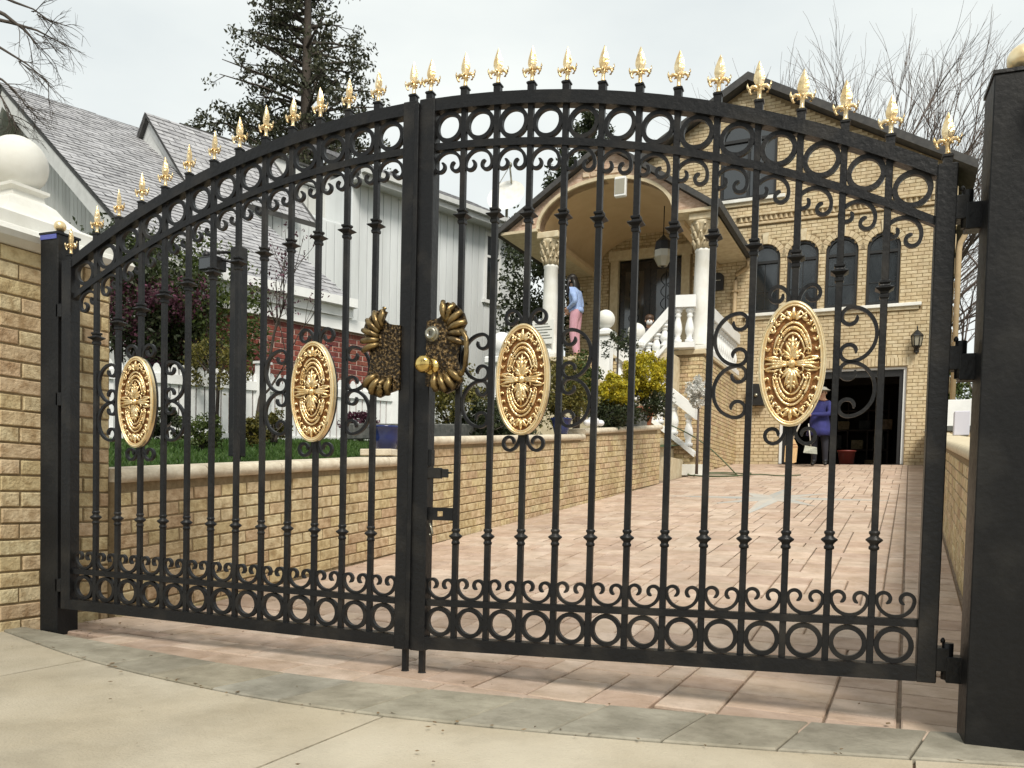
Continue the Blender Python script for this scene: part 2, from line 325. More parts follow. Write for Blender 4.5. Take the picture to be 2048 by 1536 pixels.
# concrete apron slabs in front of the band, with open joints
apron = thing('pavement', None, None, (0,-2,0), kind='structure')
bed = MB(); bed.quad((-30,-25,ZG-.035), (30,-25,ZG-.035), (30,.3,ZG-.035), (-30,.3,ZG-.035)); part('joint_bed', bed, M['sand'], apron)
XS = [-8,-5.6,-4.1,-2.62,-1.16,.30,1.76,3.2,4.7,8]
for i in range(len(XS)-1):
    a, b = XS[i]+.004, XS[i+1]-.004
    xs = [a+(b-a)*k/8 for k in range(9)]
    s = MB(); top = [(x, (bfront(x) if -2.4 < x < 2.5 else bfront(max(-2.4, min(2.5, x))))-.004, ZG-.002) for x in xs]
    s.prism([(a,-1.95,ZG-.002), (b,-1.95,ZG-.002)]+top[::-1], (0,0,-.03)); part('slab', s, M['concrete'], apron)
    s = MB(); s.prism([(a,-7,ZG-.002), (b,-7,ZG-.002), (b,-1.958,ZG-.002), (a,-1.958,ZG-.002)], (0,0,-.03)); part('slab', s, M['concrete'], apron)

# driveway: bed + pavers
drive = thing('driveway', None, None, (0,3,0), kind='structure')
b = MB()
ys = [-1.0, .6, 4, 8, 12, YF, 24]
for y0_, y1_ in zip(ys, ys[1:]): b.quad((-2.02,y0_,gz(y0_)-.014), (2.05,y0_,gz(y0_)-.014), (2.05,y1_,gz(y1_)-.014), (-2.02,y1_,gz(y1_)-.014))
for y0_, y1_ in zip(ys[3:], ys[4:]): b.quad((-6.5,y0_,gz(y0_)-.014), (-2.02,y0_,gz(y0_)-.014), (-2.02,y1_,gz(y1_)-.014), (-6.5,y1_,gz(y1_)-.014))
part('driveway_bed', b, M['sand'], drive)
def slab_mesh(lx, ly, name, c=.005, mt='paver', th=.02):
    mb = MB(); g_ = .0042
    X, Y = lx/2-g_, ly/2-g_
    mb.add([(-X,-Y,-th),(X,-Y,-th),(X,Y,-th),(-X,Y,-th),(-X,-Y,-c),(X,-Y,-c),(X,Y,-c),(-X,Y,-c),(-X+c,-Y+c,0),(X-c,-Y+c,0),(X-c,Y-c,0),(-X+c,Y-c,0)],
           [(0,1,5,4),(1,2,6,5),(2,3,7,6),(3,0,4,7),(4,5,9,8),(5,6,10,9),(6,7,11,10),(7,4,8,11),(8,9,10,11)])
    return mb
def place_mat(x, y, z=0, rz=0):
    tilt = math.atan(SLOPE) if Y0 < y < YF else 0
    return Matrix.Translation((x, y, gz(y)+z)) @ Matrix.Rotation(tilt, 4, 'X') @ Matrix.Rotation(rz, 4, 'Z')
rng = random.Random(4)
u_ = .1054; NX, NY = 35, 165; X_L = -1.972; Y_S = -.62
occ = [[False]*NX for _ in range(NY)]; stones = []
for j in range(NY):
    for i in range(NX):
        if occ[j][i]: continue
        opts = [(2,2)]*3+[(3,2)]*4+[(2,3)]*2+[(2,1),(3,3),(4,2)]
        rng.shuffle(opts)
        for (a, c) in opts+[(2,1),(1,2),(1,1)]:
            if i+a <= NX and j+c <= NY and not any(occ[j+q][i+p] for q in range(c) for p in range(a)):
                for q in range(c):
                    for p in range(a): occ[j+q][i+p] = True
                stones.append((i, j, a, c)); break
meshes = {}; far = MB(); k = 0; nst = 0
stones.sort(key=lambda s: s[1])
for (i, j, a, c) in stones:
    x, y = X_L+(i+a/2)*u_, Y_S+(j+c/2)*u_
    if y-c*u_*.5 < (bback(x)+bfront(x))/2-.06 or y > YF: continue
    dz = rng.uniform(-.002,.002)
    if nst < 290:
        if (a, c) not in meshes: meshes[(a, c)] = slab_mesh(a*u_, c*u_, '').mesh('paver_%d' % (a*10+c), M['paver'])
        inst('paver', meshes[(a, c)], drive, place_mat(x, y, dz)@Matrix.Rotation(rng.uniform(-.006,.006), 4, 'Z')); nst += 1
    else:
        mb = slab_mesh(a*u_, c*u_, ''); mm = place_mat(x, y, dz); far.add([mm@Vector(v) for v in mb.v], mb.f[4:])
part('paver_field', far, M['paver'], drive, kind='stuff')
# straight border along the right wall
bd = {}
bm_ = slab_mesh(.285, .2, '').mesh('border_paver', M['paver']); rest = MB()
for k in range(84):
    y = -.30+.2*k
    if y > YF: break
    mm = place_mat(1.72+.145, y+.1, rng.uniform(-.001,.002))
    if k < 60: inst('border_paver', bm_, drive, mm)
    else:
        mb = slab_mesh(.285,.2,''); rest.add([mm@Vector(v) for v in mb.v], mb.f[4:])
part('border_field', rest, M['paver'], drive, kind='stuff')
# grey band stones
x = -2.5; band_w = [.33,.30,.28,.33,.31,.27,.34,.30,.29,.33,.28,.31,.30,.33,.29,.3]
for w_ in band_w:
    mb = MB(); g_ = .003; n_ = 4; sk = -.05
    xs = [x+g_+(w_-2*g_)*q/n_ for q in range(n_+1)]
    pts = [(q, bback(q)) for q in xs]+[(q+sk, bfront(q+sk)+.0) for q in reversed(xs)]
    cx = sum(p[0] for p in pts)/len(pts); cy_ = sum(p[1] for p in pts)/len(pts)
    ins = [(cx+(p[0]-cx)*.97, cy_+(p[1]-cy_)*.97) for p in pts]; N = len(pts)
    mb.add([(p[0],p[1],ZG-.02) for p in pts]+[(p[0],p[1],ZG+.001) for p in pts]+[(p[0],p[1],ZG+.006) for p in ins],
           [(q,(q+1)%N,(q+1)%N+N,q+N) for q in range(N)]+[(q+N,(q+1)%N+N,(q+1)%N+2*N,q+2*N) for q in range(N)]+[tuple(2*N+q for q in range(N))])
    part('band_paver', mb, M['paver_grey'], drive); x += w_
# star inlay of blue-grey stone, flush with the drive
cx, cy_ = .15, 8.2
for k in range(8):
    a = PI*k/4; rr = 1.45 if k % 2 == 0 else .85
    for s_ in (-1, 1):
        p = [(0,0), (.30*math.cos(a+s_*PI/8), .30*math.sin(a+s_*PI/8)), (rr*math.cos(a), rr*math.sin(a))]
        mb = MB(); P3 = [(cx+q[0], cy_+q[1]*1.5, gz(cy_+q[1]*1.5)+.0045) for q in p]
        mb.prism(P3, (0,0,-.006)); part('star_stone', mb, M['paver_blue' if s_ > 0 else 'paver_star'], drive)

# lawn bank behind the left wall
nx_, ny_ = 12, 22; vs = []; fs = []
for j in range(ny_):
    for i in range(nx_):
        xx = -2.12-(i/(nx_-1))**1.5*28; yy = -1.5+j*1.6
        z = lawn_z(max(xx,-9), min(yy, 13))-.03+.01*math.sin(xx*3+yy*2)
        vs.append((xx, yy, z))
for j in range(ny_-1):
    for i in range(nx_-1): q = j*nx_+i; fs.append((q, q+nx_, q+nx_+1, q+1))
lm = MB(); lm.add(vs, fs, True); lawn = solo('lawn', lm, M['soil'], None, None, kind='structure')

# ================================================================== BRICKWORK
BMESH = {}
def brick_mesh(l_, h_, d_, mt):
    key = (round(l_,3), round(h_,3), round(d_,3), mt)
    if key not in BMESH:
        c = .004; X, Z = l_/2, h_/2; mb = MB()
        mb.add([(-X,d_,-Z),(X,d_,-Z),(X,d_,Z),(-X,d_,Z),(-X,c,-Z),(X,c,-Z),(X,c,Z),(-X,c,Z),(-X+c,0,-Z+c),(X-c,0,-Z+c),(X-c,0,Z-c),(-X+c,0,Z-c)],
               [(0,1,5,4),(1,2,6,5),(2,3,7,6),(3,0,4,7),(4,5,9,8),(5,6,10,9),(6,7,11,10),(7,4,8,11),(8,9,10,11)])
        BMESH[key] = (mb, mb.mesh('brick_%d' % len(BMESH), M[mt]))
    return BMESH[key]
def brickwork(root, org, u, n, length, zlo, zhi, course=.075, bl=.21, joint=.010, depth=.02, mt='brick', slope=0, nmax=300, hole=None, cuts=None, seed=1, name='brick', proud=.008):
    """bricks on a vertical face: org = start of the face, u = unit direction, n = outward normal, zlo/zhi = functions of s"""
    rg = random.Random(seed); u = Vector(u); n = Vector(n); org = Vector(org); up = (EZ-u*slope).normalized() if slope else EZ
    ud = (u+EZ*slope).normalized(); ub = Matrix((ud, -n, ud.cross(-n))).transposed().to_4x4()
    rows = []
    zmin = min(zlo(0)-0, zlo(length)-slope*length)-.2; zmax = max(zhi(s)-slope*s for s in [length*q/24 for q in range(25)])+.1
    z = zmin - (zmin % course); r_ = 0; lst = []
    while z < zmax:
        s = -bl/2 if r_ % 2 else 0
        s += rg.uniform(-.01,.01)
        while s < length:
            a, b_ = max(0, s), min(length, s+bl)
            segs = [(a, b_)]
            if cuts:
                for (c0, c1) in cuts(z+course/2): segs = [q for (p0, p1) in segs for q in ((p0, min(p1, c0)), (max(p0, c1), p1)) if q[1]-q[0] > .03]
            for a, b_ in segs:
                if b_-a <= .03: continue
                mid = (a+b_)/2; zc = z+course/2+slope*mid
                if zc-course*.45 > zlo(mid)-course*.5 and zc+course*.42 < zhi(mid) and not (hole and hole(mid, zc, b_-a)):
                    l_ = b_-a-joint; l_ = round(l_/.01)*.01 if l_ < bl-joint-.005 else bl-joint
                    if l_ > .02: lst.append((mid, zc, l_))
            s += bl
        z += course; r_ += 1
    ent = []
    for (mid, zc, l_) in lst:
        p = org+u*mid; p.z = zc
        ent.append(((p-CAMH).length, p, l_))
    ent.sort(key=lambda e: e[0]); rest = MB()
    for i, (d_, p, l_) in enumerate(ent):
        mb, me = brick_mesh(l_, course-joint, depth, mt)
        mm = Matrix.Translation(p+n*(proud+rg.uniform(-.003,.002))) @ ub @ Matrix.Rotation(rg.uniform(-.006,.006), 4, 'Y')
        if i < nmax: inst(name, me, root, mm)
        else: rest.add([mm@Vector(v) for v in mb.v], mb.f)
    if rest.v: part('brick_courses', rest, M[mt], root, kind='stuff')

# left gate pillar
pil = thing('brick_pillar', 'buff brick gate pillar with white cap and big stone ball, behind the left post', 'pillar', (-2.32,-.3,ZG))
PX0, PX1, PY0, PY1, PZ = -2.62, -2.03, -.58, .0, 1.80
c = MB(); c.box(PX0+.01, PX1, PY0+.004, PY1, -.05, PZ); part('core', c, M['mortar'], pil)
brickwork(pil, (PX1,PY0,0), (0,1,0), (1,0,0), PY1-PY0, lambda s: ZG, lambda s: PZ+.01, slope=0, seed=3, nmax=150)
brickwork(pil, (PX0,PY0,0), (1,0,0), (0,-1,0), PX1-PX0, lambda s: ZG, lambda s: PZ+.01, slope=0, seed=4, nmax=150)
brickwork(pil, (PX1,PY1,0), (-1,0,0), (0,1,0), PX1-PX0, lambda s: ZG, lambda s: PZ+.01, slope=0, seed=5, nmax=0)
cap = MB(); cx, cy_ = (PX0+PX1)/2, (PY0+PY1)/2; hw = (PX1-PX0)/2
prof = [(hw+.02,PZ),(hw+.07,PZ+.025),(hw+.085,PZ+.05),(hw+.07,PZ+.075),(hw+.02,PZ+.095),(hw+.02,PZ+.15),(hw-.05,PZ+.18),(hw-.10,PZ+.20),(.17,PZ+.225),(.145,PZ+.25),(.12,PZ+.29),(.085,PZ+.315),(.08,PZ+.34),(.10,PZ+.355),(.10,PZ+.37)]
vs = []; fs = []
for (r, z) in prof: vs += [(cx-r,cy_-r,z),(cx+r,cy_-r,z),(cx+r,cy_+r,z),(cx-r,cy_+r,z)]
for i in range(len(prof)-1):
    for k in range(4): fs.append((i*4+k, i*4+(k+1)%4, (i+1)*4+(k+1)%4, (i+1)*4+k))
fs += [(3,2,1,0), tuple(len(prof)*4-4+k for k in range(4))]
cap.add(vs, fs); capo = part('cap', cap, M['white_stone'], pil)
bl_ = MB(); bl_.ball((cx,cy_,PZ+.492), .136, 28); part('ball', bl_, M['white_stone'], pil)

# left retaining wall: three steps, courses rising with the drive
wall = thing('retaining_wall', 'long buff brick retaining wall with stone coping stepping up left of the driveway', 'wall', (-2.0,5,ZG))
SEG = [(.0,2.86,lambda y: .80+.076*y), (2.86,6.78,lambda y: 1.205+.083*(y-3.23)), (6.78,10.38,lambda y: 1.575+.1*(y-6.9))]
WX = -1.985
core = MB()
for a, b_, f in SEG:
    pts = [(WX,a,-.1),(WX,b_,gz(b_)-.1),(WX,b_,f(b_)-.07),(WX,a,f(a)-.07)]; core.prism(pts, (-.28,0,0))
part('core', core, M['mortar'], wall)
def wtop(s):
    for a, b_, f in SEG:
        if s <= b_: return f(s)-.068
    return SEG[-1][2](s)-.068
brickwork(wall, (WX,0,0), (0,1,0), (1,0,0), 10.38, lambda s: gz(s)-.02, wtop, slope=.085, seed=8, nmax=300)
brickwork(wall, (WX-.28,10.38,0), (1,0,0), (0,1,0), .28, lambda s: gz(10.3), lambda s: wtop(10.3), slope=0, seed=9, nmax=0)
def coping(root, x0, x1, a, b_, f, L_=.62, mt='coping', th=.075):
    y = a; rg = random.Random(int(a*100)+3)
    while y < b_-.05:
        e = min(b_, y+L_*rg.uniform(.9,1.1)); e = b_ if b_-e < .2 else e
        mb = MB(); prof = []
        for k in range(9):
            t = -PI/2+PI*k/8; prof.append((x1-th/2+.5*th*math.cos(t), th/2*math.sin(t)))
        for k in range(9):
            t = PI/2+PI*k/8; prof.append((x0+th/2+.5*th*math.cos(t), th/2*math.sin(t)))
        vs = [(p[0], y+.003, f(y)-th/2+p[1]) for p in prof]+[(p[0], e-.003, f(e)-th/2+p[1]) for p in prof]; n_ = len(prof)
        mb.add(vs, [(k,(k+1)%n_,(k+1)%n_+n_,k+n_) for k in range(n_)], True); ce = [sum(v[q] for v in vs)/len(vs) for q in (0,2)]; ve = [(v[0]+(ce[0]-v[0])*.003, v[1]+(.0004 if i_ < n_ else -.0004), v[2]+(ce[1]-v[2])*.0) for i_, v in enumerate(vs)]; mb.add(ve, [tuple(range(n_)), tuple(range(n_,2*n_))]); part('coping_stone', mb, M[mt], root); y = e
for a, b_, f in SEG: coping(wall, -2.30, -1.935, a, b_, f)

# right retaining wall with coping, seen in the slit beside the right leaf
rw = thing('retaining_wall', 'low buff brick wall with broad coping on the right edge of the driveway', 'wall', (2.2,6,ZG))
fr_ = lambda y: .86+.082*y if y < 12 else 1.844+.10*(y-12)
c = MB(); c.prism([(2.03,.55,-.1),(2.03,YF,gz(YF)-.1),(2.03,YF,fr_(YF)-.07),(2.03,12,fr_(12)-.07),(2.03,.55,fr_(.55)-.07)], (.3,0,0)); part('core', c, M['mortar'], rw)
brickwork(rw, (2.03,YF,0), (0,-1,0), (-1,0,0), YF-.55, lambda s: gz(YF-s)-.02, lambda s: fr_(YF-s)-.068, slope=-.085, seed=12, nmax=220)
coping(rw, 1.985, 2.38, .55, YF-.1, fr_, mt='cream')

# right gate pillar
pr_ = thing('brick_pillar', 'buff brick gate pillar at the right edge, behind the broad black post', 'pillar', (2.4,-.1,ZG))
c = MB(); c.box(2.09,2.7,-.36,.24,-.05,1.85); part('core', c, M['mortar'], pr_)
brickwork(pr_, (2.09,.24,0), (0,-1,0), (-1,0,0), .6, lambda s: ZG, lambda s: 1.86, seed=21, nmax=120)
brickwork(pr_, (2.09,-.36,0), (1,0,0), (0,-1,0), .61, lambda s: ZG, lambda s: 1.86, seed=22, nmax=120)
c = MB(); c.cbox(2.02,2.78,-.43,.31,1.85,1.93,.02); c.cbox(2.1,2.7,-.35,.23,1.93,2.02,.03); part('cap', c, M['white_stone'], pr_)

# ================================================================== THE GATE
ARC_R = 3.735
def atop(x): return 2.165-(ARC_R-math.sqrt(ARC_R**2-x*x))
def zb(x): return (.012*-x) if x < 0 else .032*x          # the lower rails climb slightly towards the posts
BW = .0205
def rect_sweep(mb, xs, zf, th, dep, y=0):
    for a, b_ in zip(xs, xs[1:]):
        pass
    vs = []; fs = []
    for x in xs: vs += [(x,y-dep/2,zf(x)-th),(x,y+dep/2,zf(x)-th),(x,y+dep/2,zf(x)),(x,y-dep/2,zf(x))]
    for i in range(len(xs)-1):
        for k in range(4): fs.append((i*4+k, i*4+(k+1)%4, (i+1)*4+(k+1)%4, (i+1)*4+k))
    fs += [(3,2,1,0), tuple(len(xs)*4-4+k for k in range(4))]
    mb.add(vs, fs)
def ring_mesh(ro, ri, dep, name, n=36):
    mb = MB(); vs = []; fs = []
    for k in range(n):
        a = 2*PI*k/n; c_, s_ = math.cos(a), math.sin(a)
        vs += [(ro*c_,-dep/2,ro*s_),(ro*c_,dep/2,ro*s_),(ri*c_,dep/2,ri*s_),(ri*c_,-dep/2,ri*s_)]
    for k in range(n):
        j = (k+1) % n
        for q in range(4): fs.append((k*4+q, j*4+q, j*4+(q+1)%4, k*4+(q+1)%4))
    mb.add(vs, fs); return mb.mesh(name, M['iron'])
RING = ring_mesh(.0565, .0415, .018, 'ring')
def scroll_pts(n=22):
    # right half of a lyre scroll, unit half width 1, opening upward
    P = []
    for k in range(n): t = math.radians(4.3*k); P.append((math.sin(t), 1-math.cos(t)))
    cx_, cz = 1-.42, 1.0; 
    for k in range(1, 26):
        t = math.radians(10*k+2); r = .42-.0062*k; P.append((cx_+r*math.cos(t), cz+r*math.sin(t)))
    return P
SP = scroll_pts()
def lyre(name, hw, hz, th=.0110, dep=.014):
    mb = MB(); Rt = [(p[0]*hw, 0, p[1]*hz) for p in SP]; Lf = [(-x, 0, z) for x, y, z in reversed(Rt)]
    P = Lf+Rt[1:]; n_ = len(P); rr = [min(1, .35+i/5, .35+(n_-1-i)/5) for i in range(n_)]
    mb.tube(P, rr, flat=(th, dep)); return mb.mesh(name, M['iron'])
LYRE = lyre('scroll', .053, .053)
def c_scroll(name, hh, ww, th=.0110, dep=.014):
    # C shape opening to +x, height 2*hh
    P = []
    for k in range(31): t = math.radians(90+6*k); P.append((ww*math.cos(t), 0, hh*math.sin(t)))
    r0_ = hh*.36; top = []
    for k in range(1, 27): t = math.radians(90-11*k); r = r0_*(1-.016*k); top.append((r*math.cos(t), 0, hh-r0_+r*math.sin(t)))
    bot = [(x, 0, -z) for x, y, z in top]
    P = top[::-1]+P+bot; n_ = len(P); mb = MB(); mb.tube(P, [min(1, .4+i/5, .4+(n_-1-i)/5) for i in range(n_)], flat=(th, dep)); return mb.mesh(name, M['iron'])
CSC = c_scroll('side_scroll', .084, .076)
def s_curl(name, th=.0110, dep=.014):
    # from the bar outwards and up, curling in at the end
    P = []
    for k in range(16): t = k/15; P.append((.004+.052*t**1.6, 0, .085*t-.0*t))
    cx_, cz = P[-1][0]-.030, P[-1][2]+.0
    P = []
    for k in range(14): t = math.radians(90*k/13); P.append((.006+.040*(1-math.cos(t)), 0, .062*math.sin(t)))
    # P ends going horizontally outwards at (.046, .062)
    cx_, cz = P[-1][0], P[-1][2]-.028
    for k in range(1, 27): t = math.radians(90-11*k); r = .028*(1-.017*k); P.append((cx_+r*math.cos(t), 0, cz+r*math.sin(t)))
    n_ = len(P); mb = MB(); mb.tube(P, [min(1, .8+i/5, .4+(n_-1-i)/5) for i in range(n_)], flat=(th, dep)); return mb.mesh(name, M['iron'])
CURL = s_curl('curl')
cl = MB(); cl.lathe([(.0105,-.031),(.0155,-.028),(.0160,-.021),(.0125,-.0165),(.0135,-.011),(.0250,-.001),(.0252,.003),(.0135,.011),(.0125,.0155),(.0165,.021),(.0160,.027),(.0105,.031)], n=14)
COLLAR = cl.mesh('collar', M['iron'])
cl = MB()
prof = [(.0095,-.030),(.0135,-.026),(.0140,-.018),(.0115,-.013),(.0130,-.008),(.0265,.001),(.0265,.004),(.0140,.010),(.0125,.014),(.0165,.019),(.0165,.025),(.0095,.028)]
vs = []; fs = []
for (r, z) in prof: vs += [(-r,-r,z),(r,-r,z),(r,r,z),(-r,r,z)]
for i in range(len(prof)-1):
    for k in range(4): fs.append((i*4+k, i*4+(k+1)%4, (i+1)*4+(k+1)%4, (i+1)*4+k))
fs += [(3,2,1,0), tuple(len(prof)*4-4+k for k in range(4))]; cl.add(vs, fs); COLLAR_SQ = cl.mesh('collar_square', M['iron'])
# gilded spear finial
sp = MB()
sp.lathe([(.0075,0),(.0085,.008),(.0065,.012),(.0065,.030),(.0095,.034),(.0095,.040),(.006,.043)], n=8)
prof = [(.004,.040,.004),(.0125,.052,.006),(.0175,.066,.008),(.0165,.080,.0075),(.0105,.100,.005),(.004,.117,.0025),(.0006,.125,.0006)]
vs = []; fs = []
for (hx, z, hy) in prof: vs += [(hx,0,z),(hx*.45,hy*.45,z),(0,hy,z),(-hx*.45,hy*.45,z),(-hx,0,z),(-hx*.45,-hy*.45,z),(0,-hy,z),(hx*.45,-hy*.45,z)]
for i in range(len(prof)-1):
    for k in range(8): fs.append((i*8+k, i*8+(k+1)%8, (i+1)*8+(k+1)%8, (i+1)*8+k))
sp.add(vs, fs)
for s_ in (-1, 1):
    P = [(s_*.004,0,.036),(s_*.012,0,.046),(s_*.021,0,.047),(s_*.028,0,.041),(s_*.033,0,.042),(s_*.036,0,.051),(s_*.0355,0,.060)]; sp.tube(P, [.005,.0058,.006,.0058,.005,.0035,.001], n=6)
    P = [(s_*.028,0,.042),(s_*.030,0,.034),(s_*.026,0,.026),(s_*.021,0,.025)]; sp.tube(P, [.005,.0045,.0035,.0015], n=6)
    P = [(s_*.008,0,.044),(s_*.011,0,.036),(s_*.016,0,.033)]; sp.tube(P, [.004,.0035,.002], n=5)
    P = [(0,s_*.004,.036),(0,s_*.013,.046),(0,s_*.019,.041),(0,s_*.018,.033)]; sp.tube(P, [.004,.0045,.004,.002], n=5)
SPEAR = sp.mesh('spear_finial', M['gold'])
bk = MB()
for (r, z0, z1) in ((.0125,-.012,.016),(.0155,.016,.021),(.013,.021,.024)): bk.box(-r,r,-r,r,z0,z1)
BLOCK = bk.mesh('finial_block', M['iron'])
# oval medallion: rim, black backing, pierced gold relief
def ell(a, b_, n=48, ph=0, t0=0, t1=360): return [(a*math.cos(math.radians(t0+(t1-t0)*k/n)), 0, b_*math.sin(math.radians(t0+(t1-t0)*k/n))) for k in range(n+1 if t1-t0 < 360 else n)]
MA, MBh = .100, .196
rm = MB(); rm.tube(ell(MA-.007, MBh-.007, 56), 1.0, flat=(.017,.018), closed=True); rm.tube([(x,-.010,z) for x, y, z in ell(MA-.0045, MBh-.0045, 56)], .0042, n=6, closed=True); rm.tube([(x,-.009,z) for x, y, z in ell(MA-.0125, MBh-.0125, 56)], .0026, n=6, closed=True)
RIM = rm.mesh('rim', M['gold_rim'])
bk = MB(); E_ = ell(MA-.001, MBh-.001, 56); bk.prism([(x, .008, z) for x, y, z in E_], (0,.016,0)); BACK = bk.mesh('backing', M['iron'])
pl = MB(); E_ = ell(MA-.010, MBh-.010, 56); pl.prism([(x, -.001, z) for x, y, z in E_], (0,.008,0)); FIELD = pl.mesh('field', M['gold_dark'])
rl = MB(); YR = -.006
def orn(pts, r, n=6, y=YR):
    for sx in (1, -1): rl.tube([(sx*x, y, z) for x, z in pts], r, n=n)
def leaf(x0, z0, ang, L_, w_, y=YR):
    a = math.radians(ang); d = Vector((math.sin(a), 0, math.cos(a)))
    for sx in (1, -1):
        rl.tube([(sx*(x0+d.x*L_*t), y-.003*math.sin(PI*t), z0+d.z*L_*t) for t in (0,.25,.5,.75,1)], [w_*.5,w_*.95,w_,w_*.7,w_*.15], n=6)
def curl(x0, z0, r, t0, t1, w_, y=YR):
    P = []
    for k in range(15):
        q = k/14; t = math.radians(t0+(t1-t0)*q); rr = r*(1-.55*q); P.append((x0+rr*math.cos(t), z0+rr*math.sin(t)))
    orn(P, [w_*(1-.45*k/14) for k in range(15)], y=y)
def arcband(a, b_, t0, t1, r, y):                       # part of an oval band, same shape above and below
    for s_ in (1, -1):
        P = [(a*math.cos(math.radians(t0+(t1-t0)*k/26)), y, s_*b_*math.sin(math.radians(t0+(t1-t0)*k/26))) for k in range(27)]
        rl.tube(P, [r*min(1, .45+k/5, .45+(26-k)/5) for k in range(27)], n=6)
arcband(.0600, .1290, 17, 163, .0042, YR-.001); arcband(.0510, .1130, 17, 163, .0062, YR+.0005); arcband(.0405, .0960, 24, 156, .0036, YR-.003)
for k in range(19):
    t = math.radians(25+130*k/18)
    for s_ in (1, -1): rl.ball((.0510*math.cos(t), YR-.005, s_*.1130*math.sin(t)), .0036, 5)
for s_ in (1, -1):
    for (ang, L_, w_) in ((0,.076,.0085),(20,.060,.0075),(42,.044,.0065),(66,.03,.0055)): leaf(0, s_*.014, ang if s_ > 0 else 180-ang, L_, w_, YR-.004)
    for (z_, L_) in ((.036,.024),(.052,.021),(.066,.016)): leaf(.004, s_*z_, 34 if s_ > 0 else 146, L_, .0050, YR-.006)
    curl(.021, s_*.020, .016, -90*s_, 250*s_, .0040, YR-.005); curl(.047, s_*.037, .013, 200*s_, -140*s_, .0040, YR-.002)
    curl(.041, s_*.143, .020, -60*s_, 300*s_, .0046); curl(.019, s_*.152, .013, 200*s_, -130*s_, .0040); curl(.066, s_*.108, .013, 100*s_, 420*s_, .0038)
    leaf(.0, s_*.140, 0 if s_ > 0 else 180, .042, .0075); leaf(.004, s_*.140, 34 if s_ > 0 else 146, .036, .006); leaf(.006, s_*.138, 62 if s_ > 0 else 118, .026, .005)
    # acanthus sprays climbing inside the rim
    for k, t in enumerate((16, 27, 38, 49, 60)):
        x_, z_ = .0790*math.cos(math.radians(t)), s_*.1660*math.sin(math.radians(t)); a_ = -math.degrees(math.atan2(.079*math.sin(math.radians(t)), .166*math.cos(math.radians(t))))
        leaf(x_, z_-s_*.006, a_+26 if s_ > 0 else 180-a_-26, .019, .0042); leaf(x_, z_-s_*.006, a_-30 if s_ > 0 else 180-a_+30, .017, .0040)
        rl.ball((x_, YR, z_), .0030, 5); rl.ball((-x_, YR, z_), .0030, 5)
for z in (-.010, 0, .010): orn([(.010, z*.3), (.030, z*.6), (.055, z*.9), (.080, z*1.7)], [.006,.0055,.006,.003], y=YR-.005)
orn([(.03,.012),(.052,.022),(.074,.020),(.086,.012)], [.003,.005,.005,.002]); orn([(.03,-.012),(.052,-.022),(.074,-.020),(.086,-.012)], [.003,.005,.005,.002])
rl.ball((0,YR-.006,0), .014, 12, (1,.8,1)); rl.ball((0,YR-.014,0), .007, 8)
RELIEF = rl.mesh('relief', M['gold'])

